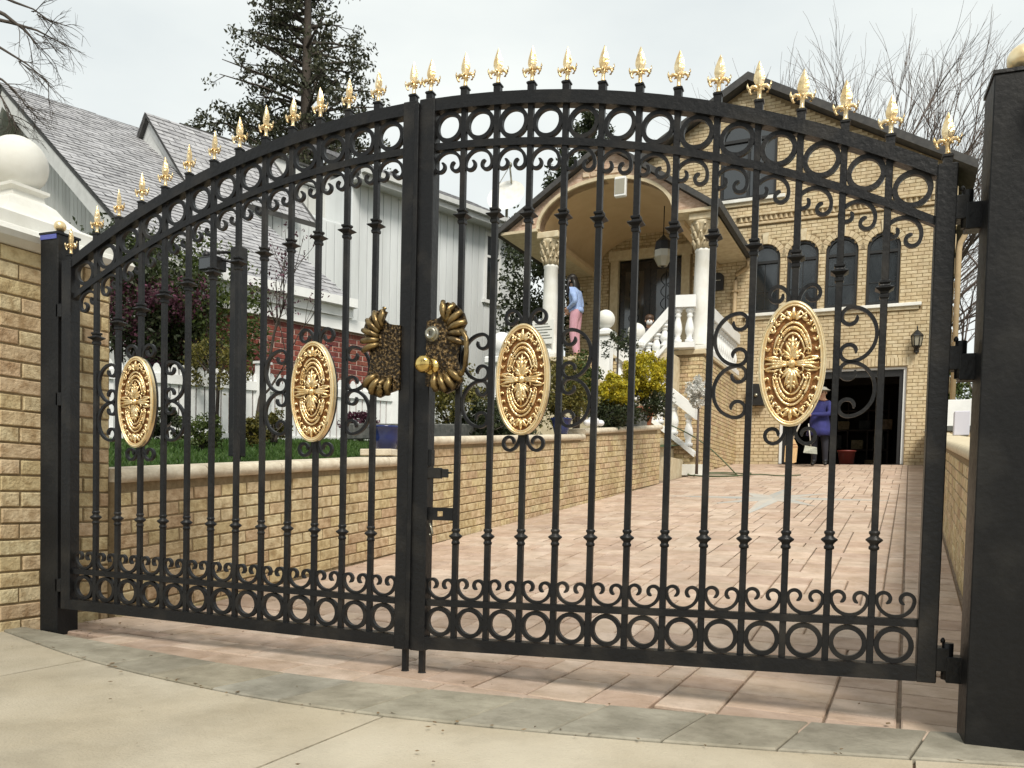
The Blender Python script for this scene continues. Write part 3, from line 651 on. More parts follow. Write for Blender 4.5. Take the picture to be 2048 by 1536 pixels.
BX = [.182+.13*j for j in range(12)]
CELL = [.1225]+[.182+.13*(j+.5) for j in range(11)]+[1.612+.0665]
def arc_xs(a, b_, n=24): return [a+(b_-a)*k/n for k in range(n+1)]
def gate_leaf(sg, label):
    lf = thing('gate_leaf', label, 'gate leaf', (sg*.9,0,ZG), 'black and gold driveway gate leaves', 'G')
    i0, i1 = (.000,.058) if sg < 0 else (.010,.072)
    st = MB(); st.cbox(*sorted((sg*i0, sg*i1)), -.028,.028, .115+zb(sg*.03), atop(.03)+.002, .003); part('meeting_stile', st, M['iron'], lf)
    st = MB(); st.cbox(*sorted((sg*1.742, sg*1.797)), -.028,.028, .120+zb(sg*1.77), atop(1.77)+.004, .003); part('hinge_stile', st, M['iron'], lf)
    xs = [sg*x for x in arc_xs(i1, 1.742)]
    q = MB(); rect_sweep(q, xs, lambda x: .168+zb(x), .046, .050); part('bottom_rail', q, M['iron'], lf)
    q = MB(); rect_sweep(q, xs, lambda x: .309+zb(x), .024, .028); part('lower_rail', q, M['iron'], lf)
    q = MB(); rect_sweep(q, xs, atop, .045, .046); part('arched_top_rail', q, M['iron'], lf)
    q = MB(); rect_sweep(q, xs, lambda x: atop(x)-.160, .026, .028); part('arched_lower_rail', q, M['iron'], lf)
    T = lambda x, y, z: Matrix.Translation((x, y, z))
    for j, bx in enumerate(BX):
        x = sg*bx; q = MB(); r = BW/2; ztop = atop(x)-.002
        q.cbox(x-r, x+r, -r, r, .166+zb(x), ztop, .0015); bo = part('bar', q, M['iron'], lf)
        inst('collar', COLLAR, bo, T(x, 0, .548+zb(x)))
        inst('collar', COLLAR_SQ, bo, T(x, 0, atop(x)-.430))
    for x in [sg*(i0+i1)/2]+[sg*b_ for b_ in BX]+[sg*1.77]:
        inst('finial_block', BLOCK, lf, T(x, 0, atop(x)+.012)); inst('spear_finial', SPEAR, lf, T(x, 0, atop(x)+.034) @ Matrix.Rotation(random.uniform(-.16,.16), 4, 'Z') @ Matrix.Rotation(random.uniform(-.035,.035), 4, 'Y') @ Matrix.Scale(random.uniform(.97,1.04), 4))
    for cx_ in CELL:
        x = sg*cx_; tl = math.atan((atop(x+.01)-atop(x-.01))/.02)
        inst('ring', RING, lf, T(x, 0, .226+zb(x))); 
        inst('ring', RING, lf, T(x, 0, atop(x)-.1025))
        inst('scroll', LYRE, lf, T(x, 0, .313+zb(x)))
        inst('scroll', LYRE, lf, T(x, 0, atop(x)-.191) @ Matrix.Rotation(-tl, 4, 'Y') @ Matrix.Scale(-1, 4, (0,0,1)))
    for j in (2, 9):
        x = sg*BX[j]; zc = 1.113+.026*x
        md = bpy.data.objects.new('medallion', RIM); COL.objects.link(md); md.parent = lf; md.location = Vector((x,-.022,zc))-BASE[lf.name]
        for nm, me in (('backing', BACK), ('field', FIELD), ('relief', RELIEF)):
            o = bpy.data.objects.new(nm, me); COL.objects.link(o); o.parent = md
        for s_ in (-1, 1):
            for dz in (-.075, .075):
                inst('side_scroll', CSC, lf, T(x+s_*(.13+.010+.028), 0, zc+dz*1.13+.004) @ (Matrix.Scale(-1, 4, (1,0,0)) if s_ > 0 else Matrix.Identity(4)) @ Matrix.Translation((-.0,0,0)))
            F_ = Matrix.Scale(-1, 4, (1,0,0)) if s_ < 0 else Matrix.Identity(4)
            inst('curl', CURL, lf, T(x+s_*.006, 0, zc+MBh-.008) @ F_)
            inst('curl', CURL, lf, T(x+s_*.006, 0, zc-MBh+.008) @ F_ @ Matrix.Scale(-1, 4, (0,0,1)))
    return lf
GL = gate_leaf(-1, 'left leaf of the black arched iron gate with gilded spearheads, farther from the camera')
GR = gate_leaf(1, 'right leaf of the black arched iron gate with gilded spearheads, carrying the brass knob')
# lap strip, latches and drop bolts
q = MB(); q.cbox(-.004,.013,-.040,-.028,.12,2.15,.002); part('lap_strip', q, M['iron'], GR)
q = MB(); q.cbox(.070,.125,-.024,-.004,.768,.808,.002); q.cbox(.125,.152,-.018,-.008,.772,.804,.002); q.tube([(.152,-.013,.79),(.165,-.013,.79)], .004); part('slide_bolt', q, M['iron'], GR)
q = MB(); q.box(.070,.173,-.012,-.006,.612,.626); q.box(.070,.173,-.012,-.006,.646,.660); q.box(.070,.108,-.012,-.006,.626,.646); q.box(.132,.173,-.012,-.006,.626,.646); part('keeper_plate', q, M['iron'], GR)
q = MB(); q.tube([(.078,-.012,.60),(.086,-.012,.58),(.092,-.012,.56),(.084,-.012,.552),(.078,-.012,.56)], .004); part('chain_hook', q, M['steel'], GR)
q = MB(); q.box(.072,.086,-.022,.004,.815,.875); part('bolt_guide', q, M['iron'], GR)
for lf, x in ((GL,-.020), (GR,.052)):
    q = MB(); q.cbox(x-.0095,x+.0095,-.012,.012,.026,.125,.001); q.lathe([(.016,.027),(.016,.031),(.0095,.033)], (x,0,0), 10); part('drop_bolt', q, M['iron'], lf)
# bronze shell lock plates
def plate(lf, x0, zc, sg):
    # outline in local (u outwards from the meeting stile, v up)
    out = [(.000,-.135),(.045,-.148),(.085,-.165),(.125,-.150),(.150,-.120),(.142,-.085),(.128,-.045),(.130,.0),(.138,.050),(.162,.090),(.150,.125),(.120,.155),(.085,.168),(.060,.158),(.072,.132),(.050,.112),(.02,.106),(.000,.104)]
    q = MB(); q.prism([(x0+sg*u, -.041, zc+v) for u, v in out], (0,.012,0))
    po = part('lock_plate', q, M['bronze'], lf)
    sh = MB()
    s2_ = MB()
    def lobe(u0, v0, ang, L_, w_):
        a = math.radians(ang); P = []; r = []
        for k in range(7):
            t = k/6; P.append((x0+sg*(u0+math.sin(a)*L_*t), -.043-.014*math.sin(PI*min(1,t*1.05)), zc+v0+math.cos(a)*L_*t)); r.append(w_*(.45+.75*math.sin(PI*(.1+.72*t))))
        (sh if abs(ang) < 115 else s2_).tube(P, r, n=8)
    for i, (u, v, a_) in enumerate([(.075,.120,-8),(.092,.112,22),(.105,.096,48),(.112,.075,70),(.113,.052,92),(.110,.030,108)]): lobe(u-.022*math.sin(math.radians(a_)), v-.022*math.cos(math.radians(a_)), a_, .074, .0108)
    for (u, v, a_) in [(.040,-.108,172),(.068,-.112,160),(.094,-.108,146),(.112,-.090,128)]: lobe(u-.018*math.sin(math.radians(a_)), v-.018*math.cos(math.radians(a_)), a_, .066, .0125)
    part('shell_edge', sh, M['bronze_hi'], po)
    part('shell_foot', s2_, M['bronze_hi'], po)
    return po
PLg = plate(GL, -.046, 1.235, -1)
PR = plate(GR, .064, 1.245, 1)
q = MB(); P = [(.185+.0,-.045,1.305),(.222,-.060,1.300),(.240,-.070,1.270),(.243,-.072,1.220),(.238,-.068,1.175),(.222,-.060,1.150),(.192,-.045,1.142)]
q.tube(P, [.011,.0105,.010,.0095,.010,.0105,.012], n=8); part('pull_handle', q, M['bronze_hi'], GR)
q = MB(); q.lathe([(.030,-.030),(.030,-.042),(.026,-.048),(.022,-.050),(.022,-.058),(.012,-.060),(.011,-.056)], (.088,0,1.300), 24, 'y'); dbo = part('deadbolt', q, M['steel'], GR)
q = MB(); q.box(.086,.090,-.064,-.0605,1.292,1.308); part('keyhole', q, M['dark'], dbo)
q = MB(); q.lathe([(.032,-.028),(.032,-.040),(.027,-.046),(.014,-.050),(.013,-.068),(.022,-.078),(.031,-.092),(.033,-.106),(.029,-.118),(.018,-.126),(.004,-.128)], (.088,0,1.180), 26, 'y'); part('knob', q, M['brass'], GR)
# hinges on the right leaf
for z in (1.585, 1.145, .245):
    q = MB(); q.cbox(1.795,1.830,-.030,.030,z-.030,z+.040,.002); q.lathe([(.016,z-.055),(.016,z+.055)], (1.826,-.012,0), 12); q.cbox(1.822,1.866,-.034,.026,z-.062,z+.016,.002); q.lathe([(.006,z+.055),(.007,z+.062),(.003,z+.070)], (1.812,-.012,0), 8); part('hinge', q, M['iron'], GR)
for z in (1.5, 1.1, .25):
    q = MB(); q.cbox(-1.828,-1.795,-.030,.030,z-.030,z+.030,.002); part('hinge', q, M['iron'], GL)

# gate posts
def post(name_l, x0, x1, y0_, y1_, z1, ballr):
    t = thing('gate_post', name_l, 'gate post', ((x0+x1)/2,(y0_+y1_)/2,ZG), 'square black gate posts with gold balls', 'G')
    q = MB(); q.cbox(x0,x1,y0_,y1_,-.1,z1,.003); part('post', q, M['iron_worn'], t)
    q = MB(); cx_, cy2 = (x0+x1)/2, (y0_+y1_)/2; hw_ = (x1-x0)/2
    q.box(x0-.004,x1+.004,y0_-.004,y1_+.004,z1,z1+.010); q.lathe([(hw_*.8,z1+.010),(hw_*.35,z1+.022),(hw_*.3,z1+.03)], (cx_,cy2,0), 14); part('cap_plate', q, M['iron'], t)
    q = MB(); q.ball((cx_,cy2,z1+.026+ballr), ballr, 18); part('ball_finial', q, M['gold_rim'], t)
    return t

PL_ = post('slim square black post with a small gold ball, against the left brick pillar', -1.925, -1.815, -.030,.085, 1.845, .026)
q = MB(); q.box(-1.922,-1.822,-.0335,-.0305,1.823,1.843); part('blue_reflection', q, M['blue_reflection'], PL_)  # blue reflection at the post top, painted as a thin strip
post('broad square black post at the right edge with a gold ball, nearest the camera', 1.862, 2.020, -.150,.008, 1.905, .040)
# ================================================================== THE BUFF BRICK HOUSE (driveway frame, facade at y = 17)
FY = 17.0
house = thing('brick_house', 'two storey buff brick house with open garage, arched windows and vaulted porch', 'house', (-2,FY,1.58))
AP = (-1.94, 10.36); EL = (-6.4, 7.80); ER = (2.44, 7.86)
def roofline(x): return AP[1]-(AP[1]-EL[1])*(AP[0]-x)/(AP[0]-EL[0]) if x < AP[0] else AP[1]-(AP[1]-ER[1])*(x-AP[0])/(ER[0]-AP[0])
GX0, GX1, GZ1 = -1.0, 1.62, 3.72
WIN = [(-1.79,-1.12), (-.955,-.285), (-.125,.545), (.73,1.40)]; WZ0, WSP = 5.09, 6.33
UW = (-2.55,-1.27, 7.77, 9.15)
DX0, DX1, DZ1 = -5.20, -3.20, 6.62
def in_arch(x, z, x0, x1, z0, zs, pad=0, k=1.0):
    if x < x0-pad or x > x1+pad or z < z0-pad*.2: return False
    if z <= zs: return True
    a = (x1-x0)/2+pad; dx = (x-(x0+x1)/2)/a
    return abs(dx) < 1 and z < zs+a*k*math.sqrt(1-dx*dx)
# wall body as vertical strips that leave the openings free
body = MB(); xs = sorted(set([EL[0],ER[0],AP[0],GX0,GX1,UW[0],UW[1],DX0,DX1]+[w for p in WIN for w in p]+[p[0]+(p[1]-p[0])*k/8 for p in WIN+[UW[:2]] for k in range(9)]))
def gaps(x):
    gp = []
    if GX0 < x < GX1: gp.append((0, GZ1))
    for a, b_ in WIN:
        if a < x < b_: r = (b_-a)/2; gp.append((WZ0, WSP+math.sqrt(max(0, r*r-(x-(a+b_)/2)**2))))
    if UW[0] < x < UW[1]: r = (UW[1]-UW[0])/2; gp.append((UW[2], UW[3]+.85*math.sqrt(max(0, r*r-(x-(UW[0]+UW[1])/2)**2))))
    if DX0 < x < DX1: gp.append((3.65, DZ1))
    return sorted(gp)
for a, b_ in zip(xs, xs[1:]):
    z = 0.6; mid = (a+b_)/2
    for g0, g1 in gaps(mid)+[(99,99)]:
        top = min(g0, 98)
        ta, tb = (roofline(a), roofline(b_)) if top > 90 else (top, top)
        if top > z: body.prism([(a,FY,z),(b_,FY,z),(b_,FY,tb),(a,FY,ta)], (0,.22,0))
        z = g1
part('wall', body, M['mortar'], house)
sidew = MB(); sidew.box(ER[0]-.22,ER[0],FY+.22,FY+9,.6,ER[1]-.02); sidew.box(EL[0],EL[0]+.22,FY+.22,FY+9,.6,EL[1]-.02); sidew.box(EL[0],ER[0],FY+9,FY+9.2,.6,7.7); part('side_wall', sidew, M['brick_house'], house)
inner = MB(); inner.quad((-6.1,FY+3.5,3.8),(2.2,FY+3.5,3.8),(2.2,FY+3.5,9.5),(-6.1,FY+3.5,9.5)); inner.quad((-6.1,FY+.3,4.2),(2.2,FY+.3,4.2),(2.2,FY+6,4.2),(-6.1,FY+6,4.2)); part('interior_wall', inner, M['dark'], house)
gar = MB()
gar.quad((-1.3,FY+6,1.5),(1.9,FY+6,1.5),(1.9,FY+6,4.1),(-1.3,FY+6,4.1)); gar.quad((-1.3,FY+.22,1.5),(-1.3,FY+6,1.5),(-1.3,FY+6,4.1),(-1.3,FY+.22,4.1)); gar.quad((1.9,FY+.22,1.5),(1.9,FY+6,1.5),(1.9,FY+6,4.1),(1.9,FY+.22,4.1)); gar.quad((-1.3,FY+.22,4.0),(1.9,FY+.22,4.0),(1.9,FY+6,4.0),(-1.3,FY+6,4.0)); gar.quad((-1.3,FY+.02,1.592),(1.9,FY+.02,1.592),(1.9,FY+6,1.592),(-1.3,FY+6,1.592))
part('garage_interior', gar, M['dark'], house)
cl_ = MB()
for zz_ in (2.2,2.75,3.3): cl_.box(-.4,1.2,FY+5.3,FY+5.8,zz_,zz_+.04)
for k in range(4): cl_.box(-.4+.52*k,-.36+.52*k,FY+5.3,FY+5.8,1.6,3.6)
part('shelving', cl_, M['bark_pale'], house)
for k in range(9):
    rgk = random.Random(k); q = MB(); xk = -.3+.27*k*.68; zk = (2.24,2.79,1.60)[k % 3]; q.cbox(xk,xk+.3,FY+5.2,FY+5.6,zk,zk+rgk.uniform(.2,.42),.01); part('stored_box', q, M['brick' if k % 2 else 'stone_pot'], house)
def cuts(z):
    c = []
    if z < GZ1+.21: c.append((GX0-.005, GX1+.005))
    for a, b_ in WIN:
        r = (b_-a)/2; m_ = (a+b_)/2
        if WZ0-.17 < z <= WSP: c.append((a-.005, b_+.005))
        elif z > WSP and z < WSP+r+.14: h_ = math.sqrt(max(0, (r+.145)**2-(z-WSP)**2)); c.append((m_-h_, m_+h_))
    r = (UW[1]-UW[0])/2; m_ = (UW[0]+UW[1])/2
    if UW[2]-.18 < z <= UW[3]: c.append((UW[0]-.005, UW[1]+.005))
    elif z > UW[3] and z < UW[3]+.85*r: h_ = r*math.sqrt(max(0, 1-((z-UW[3])/(.85*r))**2))+.01; c.append((m_-h_, m_+h_))
    if z < DZ1+.25: c.append((DX0-.06, DX1+.06))
    if 4.92 < z < 5.09: c.append((-1.91, 1.86))
    if 7.11 < z < 7.40: c.append((-2.13, 9))
    return [(a-EL[0], b_-EL[0]) for a, b_ in c]
brickwork(house, (EL[0],FY,0), (1,0,0), (0,-1,0), ER[0]-EL[0], lambda s: 1.60, lambda s: roofline(EL[0]+s)-.05, course=.078, bl=.22, joint=.012, mt='brick_house', cuts=cuts, seed=31, nmax=300, proud=.007)
# soldier course over the garage, trim and arches
rg = random.Random(5)
sb = MB(); k = 0
x = GX0-.05
while x < GX1+.14:
    sb2 = MB(); sb2.cbox(x,x+.068,FY-.010+rg.uniform(-.003,.003),FY+.05,GZ1+.015,GZ1+.20,.004); part('lintel_brick', sb2, M['brick_house'], house); x += .078
for (a, b_) in WIN:
    r = (b_-a)/2; c_ = (a+b_)/2
    w = MB()
    # window frame as one arch ring + transom, recessed
    def archring(mb, r0_, r1_, z0, zs, y0_, y1_, k=1.0, cx_=c_, n=14):
        O_ = [(cx_+r1_, z0)]+[(cx_+r1_*math.cos(PI*q/n), zs+k*r1_*math.sin(PI*q/n)) for q in range(n+1)]+[(cx_-r1_, z0)]
        I_ = [(cx_+r0_, z0)]+[(cx_+r0_*math.cos(PI*q/n), zs+k*r0_*math.sin(PI*q/n)) for q in range(n+1)]+[(cx_-r0_, z0)]
        N = len(O_); vs = [(x_,y0_,z_) for x_, z_ in O_]+[(x_,y0_,z_) for x_, z_ in I_]+[(x_,y1_,z_) for x_, z_ in O_]+[(x_,y1_,z_) for x_, z_ in I_]; fs = []
        for q in range(N-1): fs += [(q,q+1,N+q+1,N+q), (2*N+q,3*N+q,3*N+q+1,2*N+q+1), (q,2*N+q,2*N+q+1,q+1), (N+q,N+q+1,3*N+q+1,3*N+q)]
        fs += [(0,N,3*N,2*N), (N-1,2*N+N-1,3*N+N-1,2*N-1)]; mb.add(vs, fs)
    archring(w, r-.055, r-.002, WZ0+.002, WSP, FY+.03, FY+.12); w.box(a+.05,b_-.05,FY+.035,FY+.115,WSP-.10,WSP-.04); w.box(a+.05,b_-.05,FY+.035,FY+.115,WZ0+.002,WZ0+.07)
    wo = part('window', w, M['black_frame'], house)
    gl = MB(); pts = [(b_-.05,FY+.09,WZ0+.06)]+[(c_+(r-.05)*math.cos(PI*q/14),FY+.09,WSP+(r-.05)*math.sin(PI*q/14)) for q in range(15)]+[(a+.05,FY+.09,WZ0+.06)]; gl.poly(pts); part('pane', gl, M['glass'], wo)
    mu = MB(); mu.box(c_-.008,c_+.008,FY+.080,FY+.0885,WZ0+.07,WSP-.1); mu.box(a+.055,b_-.055,FY+.080,FY+.0885,WZ0+.50,WZ0+.515); part('muntin', mu, M['black_frame'], wo)
    n_ = 13
    for q in range(n_):
        if q == n_//2: continue
        t0, t1 = PI*q/n_+.012, PI*(q+1)/n_-.012; r0_, r1_ = r+.008, r+.135
        vb = MB(); vb.prism([(c_+r0_*math.cos(t0),FY-.012,WSP+r0_*math.sin(t0)),(c_+r1_*math.cos(t0),FY-.012,WSP+r1_*math.sin(t0)),(c_+r1_*math.cos(t1),FY-.012,WSP+r1_*math.sin(t1)),(c_+r0_*math.cos(t1),FY-.012,WSP+r0_*math.sin(t1))], (0,.05,0)); part('arch_brick', vb, M['brick_house'], house)
    ks = MB(); ks.prism([(c_-.045,FY-.04,WSP+r+.002),(c_+.045,FY-.04,WSP+r+.002),(c_+.075,FY-.04,WSP+r+.26),(c_-.075,FY-.04,WSP+r+.26)], (0,.08,0)); part('keystone', ks, M['cream'], house)
# upper window
r = (UW[1]-UW[0])/2; c_ = (UW[0]+UW[1])/2; w = MB(); archring(w, r-.06, r-.002, UW[2]+.002, UW[3], FY+.03, FY+.12, .85, c_); w.box(UW[0]+.055,UW[1]-.055,FY+.035,FY+.115,UW[2]+.002,UW[2]+.07); w.box(c_-.03,c_+.03,FY+.035,FY+.115,UW[2]+.07,UW[3]); w.box(UW[0]+.05,UW[1]-.05,FY+.035,FY+.115,UW[3]-.04,UW[3]+.03)
wo = part('window', w, M['black_frame'], house)
gl = MB(); gl.poly([(UW[1]-.05,FY+.09,UW[2]+.05)]+[(c_+(r-.05)*math.cos(PI*q/14),FY+.09,UW[3]+.85*(r-.05)*math.sin(PI*q/14)) for q in range(15)]+[(UW[0]+.05,FY+.09,UW[2]+.05)]); part('pane', gl, M['glass'], wo)
s = MB(); s.cbox(UW[0]-.08,UW[1]+.22,FY-.09,FY+.05,UW[2]-.09,UW[2]-.01,.008); part('sill', s, M['white_stone'], wo)
s = MB(); s.cbox(UW[0]-.03,UW[1]+.16,FY-.04,FY+.03,UW[2]-.17,UW[2]-.095,.008); part('sill_moulding', s, M['cream'], house)
s = MB(); s.cbox(-1.90,1.85,FY-.10,FY+.05,5.00,5.075,.01); part('sill', s, M['white_stone'], house)
s = MB(); s.cbox(-1.86,1.80,FY-.05,FY+.03,4.93,4.997,.008); part('sill_moulding', s, M['cream'], house)
co_ = MB(); co_.cbox(-2.12,ER[0],FY-.05,FY+.05,7.13,7.19,.008); co_.cbox(-2.12,ER[0],FY-.07,FY+.05,7.33,7.39,.008); part('string_course', co_, M['brick_house'], house)
x = -2.08
while x < ER[0]-.08:
    d_ = MB(); d_.prism([(x,FY,7.325),(x+.10,FY,7.325),(x+.05,FY-.055,7.325)], (0,0,-.10)); part('dentil', d_, M['brick_house'], house); x += .112
# quoins on the right corner, downspouts
for k in range(12):
    q = MB(); q.cbox(ER[0]-.30 if k % 2 else ER[0]-.2,ER[0]+.022,FY-.022,FY+.25,1.62+.5*k,1.62+.5*k+.34,.008); part('quoin', q, M['brick_house'], house)
# garage frame
gfm = MB(); gfm.box(GX0-.01,GX0+.06,FY+.06,FY+.16,1.58,GZ1); gfm.box(GX1-.06,GX1+.01,FY+.06,FY+.16,1.58,GZ1); gfm.box(GX0+.06,GX1-.06,FY+.06,FY+.16,GZ1-.05,GZ1); part('garage_frame', gfm, M['white'], house)
gfm = MB(); gfm.box(GX0+.062,GX0+.14,FY+.10,FY+.2,1.58,GZ1-.052); gfm.box(GX1-.14,GX1-.062,FY+.10,FY+.2,1.58,GZ1-.052); gfm.box(GX0+.14,GX1-.14,FY+.10,FY+.2,GZ1-.2,GZ1-.052); part('door_track', gfm, M['black_frame'], house)
# main roof
rf = MB(); ov = .30
for (e, sx) in ((EL,-1), (ER,1)):
    sl_ = (AP[1]-e[1])/abs(AP[0]-e[0]); xo = e[0]+sx*.35; zo = e[1]-sl_*.35
    rf.prism([(AP[0],FY-ov,AP[1]+.02),(xo,FY-ov,zo+.02),(xo,FY-ov,zo+.20),(AP[0],FY-ov,AP[1]+.20)], (0,9.5,0))
part('roof', rf, M['roof_dark'], house)
# ---- porch
PYF = 13.3; XC, AW, AH, ZS = -4.12, 1.46, .86, 6.38
PA = (-4.10, 7.86); PEL = (-6.38, 6.38); PER = (-1.98, 6.42)
def pline(x): return PA[1]-(PA[1]-PEL[1])*(PA[0]-x)/(PA[0]-PEL[0]) if x < PA[0] else PA[1]-(PA[1]-PER[1])*(x-PA[0])/(PER[0]-PA[0])
gx = sorted(set([PEL[0]+.02, PER[0]-.02, PA[0]]+[XC+AW*math.cos(PI*k/24) for k in range(25)]))
def arc(x): d_ = abs(x-XC)/AW; return ZS+AH*math.sqrt(max(0, 1-d_*d_)) if d_ < 1 else ZS
gw = MB()
for a, b_ in zip(gx, gx[1:]): gw.prism([(a,PYF,arc(a)),(b_,PYF,arc(b_)),(b_,PYF,max(pline(b_),arc(b_)+.01)),(a,PYF,max(pline(a),arc(a)+.01))], (0,.3,0))
part('porch_gable', gw, M['split_stone'], house)
# split stones laid on the gable
rg = random.Random(11); z = ZS+.02; r_ = 0
while z < 7.75:
    x = PEL[0]+rg.uniform(0,.2); h_ = rg.choice((.07,.09,.11))
    while x < PER[0]:
        l_ = rg.uniform(.16,.42)
        if x+l_ < PER[0] and max(arc(x),arc(x+l_),arc(x+l_/2))+.05 < z and z+h_ < min(pline(x),pline(x+l_))-.03:
            q = MB(); q.cbox(x,x+l_-.015,PYF-.022-rg.uniform(0,.02),PYF+.02,z,z+h_-.012,.010); part('stone', q, M['split_stone'], house)
        x += l_
    z += h_
ar = MB()
for q in range(24):
    t0, t1 = PI*q/24, PI*(q+1)/24
    P = lambda t, k: (XC+(AW+k)*math.cos(t), PYF-.045, ZS+(AH+k)*math.sin(t)); ar.prism([P(t0,-.02), P(t0,.05), P(t1,.05), P(t1,-.02)], (0,.06,0))
part('arch_moulding', ar, M['cream'], house)
va = MB(); n_ = 24; vs = [];
for q in range(n_+1): t = PI*q/n_; vs += [(XC+AW*math.cos(t),PYF+.02,ZS+AH*math.sin(t)), (XC+AW*math.cos(t),FY-.01,ZS+AH*math.sin(t))]
va.add(vs, [(2*q,2*q+1,2*q+3,2*q+2) for q in range(n_)], True); part('vault', va, M['stucco'], house)
so_ = MB(); so_.box(PEL[0]-.05,XC-AW,PYF-.10,FY,ZS-.06,ZS-.002); part('soffit', so_, M['cream'], house); so_ = MB(); so_.box(XC+AW,PER[0]+.16,PYF-.10,FY,ZS-.06,ZS-.002); part('soffit', so_, M['cream'], house)
bmx = MB(); bmx.box(XC-AW+.0,XC-AW+.16,PYF+.35,FY,ZS-.16,ZS-.061); part('beam', bmx, M['stucco'], house); bmx = MB(); bmx.box(XC+AW-.02,XC+AW+.14,PYF+.35,FY,ZS-.16,ZS-.061); part('beam', bmx, M['stucco'], house)
pr2 = MB()
for (e, sx) in ((PEL,-1), (PER,1)):
    sl_ = (PA[1]-e[1])/abs(PA[0]-e[0]); xo = e[0]+sx*.14; zo = e[1]-sl_*.14
    pr2.prism([(PA[0],PYF-.16,PA[1]+.015),(xo,PYF-.16,zo+.015),(xo,PYF-.16,zo+.14),(PA[0],PYF-.16,PA[1]+.14)], (0,FY-PYF+.16,0))
part('porch_roof', pr2, M['roof_dark'], house)
gu = MB(); gu.box(PER[0]+.13,PER[0]+.26,PYF-.17,FY-.02,PER[1]-.10,PER[1]+.06); part('gutter', gu, M['roof_dark'], house)
ds = MB(); ds.tube([(PER[0]+.20,FY-.25,PER[1]-.10),(PER[0]+.16,FY-.22,PER[1]-.3),(-2.08,FY-.12,6.0),(-2.10,FY-.085,5.85),(-2.10,FY-.085,1.80),(-2.10,FY-.14,1.68)], .052, n=6); part('downspout', ds, M['downspout'], house)
for z in (2.6,4.2,5.6):
    q = MB(); q.box(-2.17,-2.03,FY-.15,FY-.005,z,z+.03); part('bracket', q, M['downspout'], house)
# column
def column(x, y):
    c = MB(); c.cbox(x-.22,x+.22,y-.22,y+.22,3.66,3.74,.01); c.lathe([(.21,3.74),(.215,3.78),(.19,3.81),(.195,3.84),(.165,3.87),(.166,4.4),(.160,5.0),(.148,5.58),(.160,5.60),(.160,5.63),(.148,5.65)], (x,y,0), 24); co = part('column', c, M['white_stone'], house)
    k_ = MB(); k_.lathe([(.145,5.65),(.15,5.80),(.17,5.95),(.22,6.12),(.25,6.17)], (x,y,0), 16); k_.cbox(x-.25,x+.25,y-.25,y+.25,6.17,6.318,.02)
    for tier in range(3):
        for q in range(10):
            a = 2*PI*(q+.5*tier)/10; r0_ = .155+.02*tier; z0 = 5.66+.15*tier; d_ = Vector((math.cos(a), math.sin(a), 0)); p = Vector((x,y,0))
            k_.tube([p+d_*r0_+EZ*z0, p+d_*(r0_+.025)+EZ*(z0+.09), p+d_*(r0_+.065)+EZ*(z0+.15), p+d_*(r0_+.085)+EZ*(z0+.12)], [.030,.032,.024,.008], n=5)
    part('capital', k_, M['cream'], co)
column(-5.36, 13.52); column(-2.10, 13.52)
# door
d_ = MB(); d_.box(DX0,DX0+.20,FY-.07,FY+.08,3.66,DZ1); d_.box(DX1-.20,DX1,FY-.07,FY+.08,3.66,DZ1); d_.box(DX0-.05,DX1+.05,FY-.09,FY+.08,DZ1,DZ1+.24); part('door_surround', d_, M['cream'], house)
for k in range(2):
    xa = DX0+.20+k*.80; d_ = MB(); d_.box(xa+.005,xa+.795,FY+.06,FY+.11,3.66,DZ1-.01); do = part('door', d_, M['door'], house)
    g_ = MB(); g_.box(xa+.16,xa+.64,FY+.052,FY+.059,4.1,6.35); part('pane', g_, M['glass'], do)
    sc_ = MB()
    for q in range(7):
        zc = 4.3+.3*q
        for s_ in (-1,1): sc_.tube([(xa+.40+s_*(.03+.10*math.sin(t*PI)),FY+.046,zc-.14+.28*t) for t in (0,.2,.4,.6,.8,1)], .009, n=4)
    sc_.tube([(xa+.40,FY+.046,4.1),(xa+.40,FY+.046,6.3)], .010, n=4); part('door_grille', sc_, M['iron'], do)
    h_ = MB(); h_.tube([(xa+(.74 if k == 0 else .06),FY+.02,4.5),(xa+(.74 if k == 0 else .06),FY+.02,4.9)], .015); part('handle', h_, M['brass'], do)
# porch floor and base
fl = MB(); fl.cbox(-6.4,-1.93,PYF-.05,FY,3.56,3.655,.01); part('porch_floor', fl, M['cream'], house)
pb = MB(); pb.box(-6.35,-1.98,PYF+.0,FY,.6,3.555); part('porch_base', pb, M['mortar'], house)
pbt = bpy.data.objects[house.name]
brickwork(house, (-6.35,PYF,0), (1,0,0), (0,-1,0), 4.37, lambda s: gz(13.3), lambda s: 3.55, course=.078, bl=.22, joint=.012, mt='brick', seed=41, nmax=0)
brickwork(house, (-1.98,PYF,0), (0,1,0), (1,0,0), FY-PYF, lambda s: gz(13.3+s), lambda s: 3.55, course=.078, bl=.22, joint=.012, mt='brick', seed=42, nmax=0)
